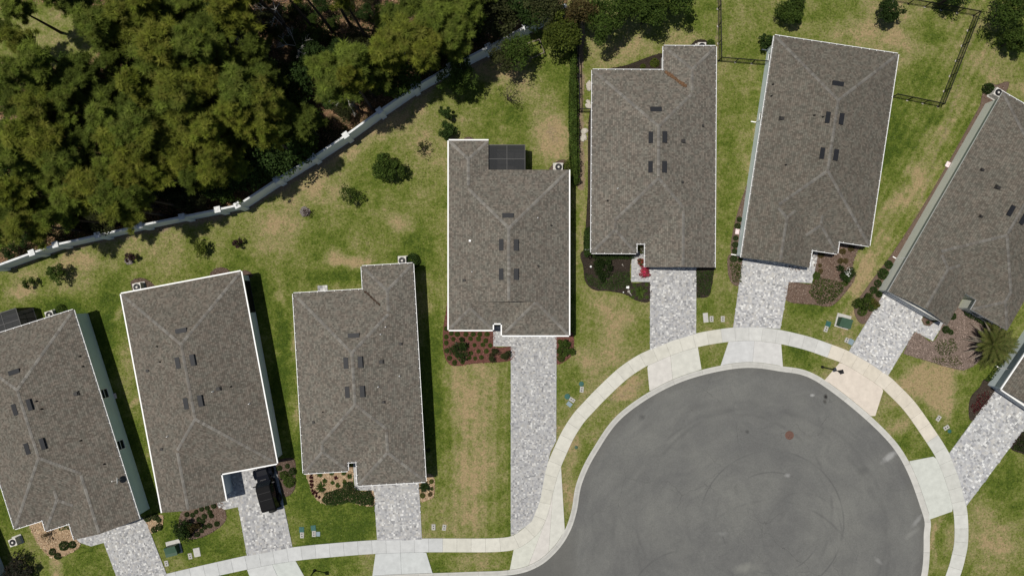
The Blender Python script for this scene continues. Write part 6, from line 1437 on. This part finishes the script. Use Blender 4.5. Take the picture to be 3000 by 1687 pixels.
def region_label(x, y, h, sc):
    size = 'broad' if sc >= 1.0 else ('middling' if sc >= .85 else 'slim')
    if y > 450: return size + ' pine in the wood close behind the left stretch of wall'
    if x > 800: return size + ' pine in the wood near the upper end of the wall'
    if y < 90: return size + ' pine of the wood at the top edge of the picture'
    if x < 200: return size + ' pine of the wood at the left edge'
    if x < 560: return size + ' bright crowned pine in the middle of the wood'
    return size + ' pine in the wood between its middle and the wall'
WALL_O = [(q[0] / 1.1646, q[1] / 1.1646) for q in wall_pts]
def wall_gap(x, y): return float(dist_poly(np.array(x * 1.0), np.array(y * 1.0), WALL_O, False))
CR = [c for c in CR if wall_gap(c[0], c[1]) > 62 * c[3]]
NADIR = (1500 / 1.1646, 843.5 / 1.1646)
for bx_, by_, h in ((300, 566, 12), (470, 523, 12), (655, 462, 12.5), (760, 400, 12.5), (940, 278, 12)):   # rooted close behind the wall, shading the lawn
    f = CAM_H / (CAM_H - h * .86); CR.append((NADIR[0] + (bx_ - NADIR[0]) * f, NADIR[1] + (by_ - NADIR[1]) * f, h, .6))
FILL = []; rf_ = np.random.default_rng(808)
for _ in range(4000):
    x_, y_ = rf_.uniform(-30, 1240), rf_.uniform(-20, 620)
    if not in_poly(np.array(x_ * 1.1646), np.array(y_ * 1.1646), [(-200, 900)] + list(wall_pts) + [(1800, -300), (-200, -300)]): continue
    if wall_gap(x_, y_) < 78 or math.hypot((x_ - 125) / 125, (y_ - 85) / 100) < 1 or math.hypot((x_ - 850) / 120, (y_ - 260) / 45) < 1 or math.hypot((x_ - 780) / 190, (y_ - 60) / 85) < 1 or math.hypot((x_ - 730) / 60, (y_ - 180) / 60) < 1: continue
    if all(math.hypot(x_ - c[0], y_ - c[1]) > 43 for c in CR + FILL): FILL.append((x_, y_, rf_.uniform(7.5, 10), rf_.uniform(.62, .8)))
    if len(FILL) >= 60: break
NOLD = len(CR); CR = CR + FILL
LB = ordinal_labels([(c[0], region_label(*c) if k < NOLD else region_label(*c).replace('slim', 'young')) for k, c in enumerate(CR)])
for i, (x, y, h, sc) in enumerate(CR): pine((x, y), h, sc * 1.04, LB[i], (i * 3 + 1) % 5 if i < NOLD else 4 + i % 3, i * 1.7)
# tall bare trunks along the top: crowns beyond the frame
TOPT = ((690, 90, 15), (735, 85, 15), (790, 75, 15.5), (840, 85, 15), (885, 70, 15), (680, 30, 15), (930, 110, 15.5), (640, 70, 15), (1180, 40, 12), (1120, 30, 13), (225, 55, 15), (290, 75, 15.5), (395, 45, 15), (600, 20, 15))
TLB = ordinal_labels([(t[0], 'tall bare pine trunk at the top edge') for t in TOPT])
for i, (bx_, by_, h) in enumerate(TOPT):
    x, y = OG((bx_, by_))[0]; r = empty('pine_tree', (x, y, 0), i * 2.1); tag(r, TLB[i], 'pine tree', 'pines with crowns beyond the top edge')
    for nm, me in zip(('trunk', 'branches', 'crown'), PROTO[i % 5]):
        o = link(nm, me, None, r); o.scale = (.62, .62, h / 14) if nm != 'trunk' else (1.1, 1.1, h / 14)
# lower broadleaved trees and bushes between the pines
BROAD = [crown_mesh('crown', 300 + k, 1.7, 2.6, (GREEN_D * 1.1, GREEN_M * .8, GREEN_D * .9, OLIVE * .6)[k], 46, 80, .17, .36, .5, 1.6) for k in range(4)]
for m, _ in BROAD: m.materials.append(M_leaf)
BTR = []
for k in range(4): mb = branch_mesh(k, (0, 0, 1.5), BROAD[k][1][::6], .05); mb.tube((0, 0, -.1), (0, 0, 1.6), .1, .07, 7, False); me = mb.mesh('trunk'); me.materials.append(M_bark); BTR.append(me)
UND = [(735, 215, 1.1, 0), (760, 330, 1.3, 1), (640, 395, 1.2, 0), (570, 420, 1.2, 0), (720, 390, 1.3, 0), (820, 310, 1.2, 1), (690, 430, 1.1, 0), (500, 470, 1.0, 3), (560, 470, 1.0, 1), (460, 490, .9, 3), (640, 340, 1.0, 2), (790, 370, .9, 2), (1110, 150, 1.2, 0), (1060, 200, 1.0, 0), (960, 230, 1.1, 0), (990, 200, 1.0, 2),
       (300, 440, 1.0, 2), (240, 440, 1.0, 0), (420, 470, .9, 2), (120, 290, 1.0, 2), (180, 180, .9, 1), (240, 250, 1.0, 2), (540, 150, 1.0, 2), (640, 150, 1.0, 2), (690, 190, .8, 0), (780, 130, .9, 2), (900, 110, .8, 3), (1210, 90, 1.2, 2), (1300, 30, 1.3, 3), (1380, 40, 1.2, 3), (40, 620, .8, 3), (110, 600, .7, 3), (300, 570, .8, 3), (520, 40, 1.1, 2), (450, 60, 1.1, 2), (660, 60, .9, 3), (1090, 10, 1.1, 2), (1170, 120, 1.0, 2),
       (720, 250, .8, 3), (480, 420, .9, 0), (20, 240, 1.0, 2), (200, 420, 1.0, 2), (1430, 60, .9, 3), (1260, 10, 1.2, 2), (30, 540, 1, 2), (620, 470, .9, 0), (850, 130, .7, 2), (390, 530, .8, 3), (1010, 240, .7, 2)]
UND = [u for u in UND if wall_gap(u[0], u[1]) > 44 * u[2]] + [(712, 372, 1.45, 0), (655, 408, 1.3, 0), (640, 385, 1.5, 0), (1010, 190, 1.3, 1), (560, 455, 1.1, 2), (500, 445, 1.2, 3), (390, 60, 1.3, 3), (500, 90, 1.2, 3), (290, 110, 1.2, 2), (330, 110, 1.1, 3), (10, 440, 1.2, 2), (120, 530, 1.1, 3), (260, 550, .9, 3), (1150, 60, 1.3, 3), (1080, 90, 1.2, 1), (1250, 30, 1.4, 3), (1330, 20, 1.3, 2)]
def und_label(x, y, s, k): return ['dark leafy bush ', 'mid green bush ', 'shaded bush ', 'olive bush '][k] + ('of the wood near the upper end of the wall' if x > 800 else ('close behind the wall' if y > 370 else ('of the wood at the top edge' if y < 90 else 'in the heart of the wood'))) if s < .67 else ['dark leafy low tree ', 'mid green low tree ', 'shaded low tree ', 'olive low tree '][k] + ('near the upper end of the wall' if x > 800 else ('close behind the wall' if y > 370 else ('at the top edge' if y < 90 else 'in the heart of the wood')))
BUSH = []
for _ in range(3000):
    x_, y_ = rf_.uniform(-20, 1300), rf_.uniform(-10, 640)
    if not in_poly(np.array(x_ * 1.1646), np.array(y_ * 1.1646), [(-200, 900)] + list(wall_pts) + [(1800, -300), (-200, -300)]): continue
    g_ = wall_gap(x_, y_); zone = math.hypot((x_ - 790) / 230, (y_ - 90) / 130) < 1 or math.hypot((x_ - 860) / 150, (y_ - 265) / 70) < 1
    if g_ < 22 or not (g_ < 80 or zone) or math.hypot((x_ - 125) / 125, (y_ - 85) / 100) < 1: continue
    if all(math.hypot(x_ - u[0], y_ - u[1]) > 30 for u in UND + BUSH): BUSH.append((x_, y_, rf_.uniform(.34, .66), int(rf_.integers(0, 4))))
    if len(BUSH) >= 55: break
UND = UND + BUSH
ULB = ordinal_labels([(u[0], und_label(*u)) for u in UND])
for i, (x, y, s, k) in enumerate(UND):
    wx, wy = OG((x, y), z=2.6 * s)[0]; r = empty('understorey_tree', (wx, wy, 0), i * 2.2)
    tag(r, ULB[i], 'tree', 'low broadleaved trees of the wood')
    for nm, me in (('trunk', BTR[k]), ('crown', BROAD[k][0])): o = link(nm, me, None, r); o.scale = (s, s, s)
# dead pale trees
def dead_tree(px, h, label, seed, spread=1.2):
    x, y = OG(px, z=h * .7)[0]; r = empty('dead_tree', (x, y, 0)); tag(r, label, 'dead tree', 'pale dead trees in the wood'); q = np.random.default_rng(seed); mb = MB(); br = MB()
    mb.tube((0, 0, -.1), (.1, .1, h * .55), .07, .045, 6, False); mb.build('trunk', M_dead, r)
    def grow(p, d, l, rad, lev):
        e = p + d * l; br.tube(p, e, rad, rad * .6, 5, False)
        if lev == 0: return
        for _ in range(3):
            nd_ = (d + Vector(q.normal(0, .55, 3))).normalized(); nd_.z = abs(nd_.z) * .7 + .1; grow(p.lerp(e, q.uniform(.6, 1)), nd_.normalized(), l * q.uniform(.55, .8), rad * .6, lev - 1)
    for k in range(4): a = k * 1.57 + q.uniform(0, .8); grow(Vector((.1, .1, h * .5)), Vector((math.cos(a) * spread, math.sin(a) * spread, .8)).normalized(), h * .2, .035, 3)
    br.build('branches', M_dead, r)
for i, (px, h, lb) in enumerate((((1012, 110), 6, 'pale dead tree below the upper pines near the wall'), ((868, 245), 5, 'pale dead branches beside a leaf covered gap near the wall'), ((735, 110), 5, 'pale dead snag under the tall trunks'), ((620, 130), 7, 'pale dead tree right of the bright pines'), ((530, 430), 6, 'grey dead tree close behind the wall bend'), ((680, 15), 6, 'dead twigs at the top edge'))): dead_tree(px, h, lb, 400 + i)
# palmettos on the floor
for i, (x, y) in enumerate(((235, 185), (200, 175), (270, 200), (460, 60), (330, 520), (730, 410))):
    wx, wy = OG((x, y))[0]; o = link('palmetto', spiky_mesh(500 + i, 60, 1.0, GREEN_M * .7, .2, .12), M_leaf, None, (wx, wy, .1)); tag(o, ['palmetto below the bright pines, right of the clearing', 'palmetto nearest the grassy clearing', 'palmetto deepest under the bright pines', 'palmetto under the pines at the top edge', 'palmetto behind the left stretch of wall', 'palmetto in the dark corner behind the wall'][i], 'palmetto', 'palmettos in the wood')
# undergrowth and fallen leaves: masses nobody could count
def wood_points(n, r, x0=-62, x1=2, y0=-5, y1=38):
    x = r.uniform(x0, x1, n); y = r.uniform(y0, y1, n); k = in_poly(x, y, WOOD_POLY) & (dist_poly(x, y, wall_w, False) > .35); return x[k], y[k]
r = np.random.default_rng(61); x, y = wood_points(70000, r); (cx, cy), = OG((110, 95)); k = np.hypot((x - cx) / 6.5, (y - cy) / 3.6) > 1; x, y = x[k], y[k]; z_ = .12 + r.uniform(0, .06, len(x))
LITTER = np.array([(.25, .15, .085), (.32, .2, .12), (.16, .09, .05), (.36, .25, .165), (.11, .065, .04)])
V, F, C = leaves(np.c_[x, y, z_], r, .16, LITTER, .25, 2.0); o = link('fallen_leaves', np_mesh('fallen_leaves', V, F, C), M_chip); tag(o, 'brown fallen leaves on the floor of the wood', 'leaf litter', kind='stuff')
x, y = wood_points(120000, r); g_ = fbm(x, y, 3.2, 640); k = (g_ > .05) & (np.hypot((x - cx) / 6.5, (y - cy) / 3.6) > 1.1); x, y, g_ = x[k], y[k], g_[k]
V, F, C = leaves(np.c_[x, y, .1 + r.uniform(0, 1, len(x)) ** 1.5 * (.3 + 1.1 * np.clip(g_, 0, 1))], r, .2, np.concatenate([GREEN_D, OLIVE * .5, GREEN_M * .7]), .3, .6); o = link('undergrowth', np_mesh('undergrowth', V, F, C), M_leaf); tag(o, 'dark green undergrowth on the floor of the wood', 'undergrowth', kind='stuff')
# grass blades on the lawns
x, y, d = lawn_blades(); ok = dist_poly(x, y, [tuple(p) for p in road_edge], False) > .7
for q in NOGRASS: ok &= ~in_poly(x, y, q)
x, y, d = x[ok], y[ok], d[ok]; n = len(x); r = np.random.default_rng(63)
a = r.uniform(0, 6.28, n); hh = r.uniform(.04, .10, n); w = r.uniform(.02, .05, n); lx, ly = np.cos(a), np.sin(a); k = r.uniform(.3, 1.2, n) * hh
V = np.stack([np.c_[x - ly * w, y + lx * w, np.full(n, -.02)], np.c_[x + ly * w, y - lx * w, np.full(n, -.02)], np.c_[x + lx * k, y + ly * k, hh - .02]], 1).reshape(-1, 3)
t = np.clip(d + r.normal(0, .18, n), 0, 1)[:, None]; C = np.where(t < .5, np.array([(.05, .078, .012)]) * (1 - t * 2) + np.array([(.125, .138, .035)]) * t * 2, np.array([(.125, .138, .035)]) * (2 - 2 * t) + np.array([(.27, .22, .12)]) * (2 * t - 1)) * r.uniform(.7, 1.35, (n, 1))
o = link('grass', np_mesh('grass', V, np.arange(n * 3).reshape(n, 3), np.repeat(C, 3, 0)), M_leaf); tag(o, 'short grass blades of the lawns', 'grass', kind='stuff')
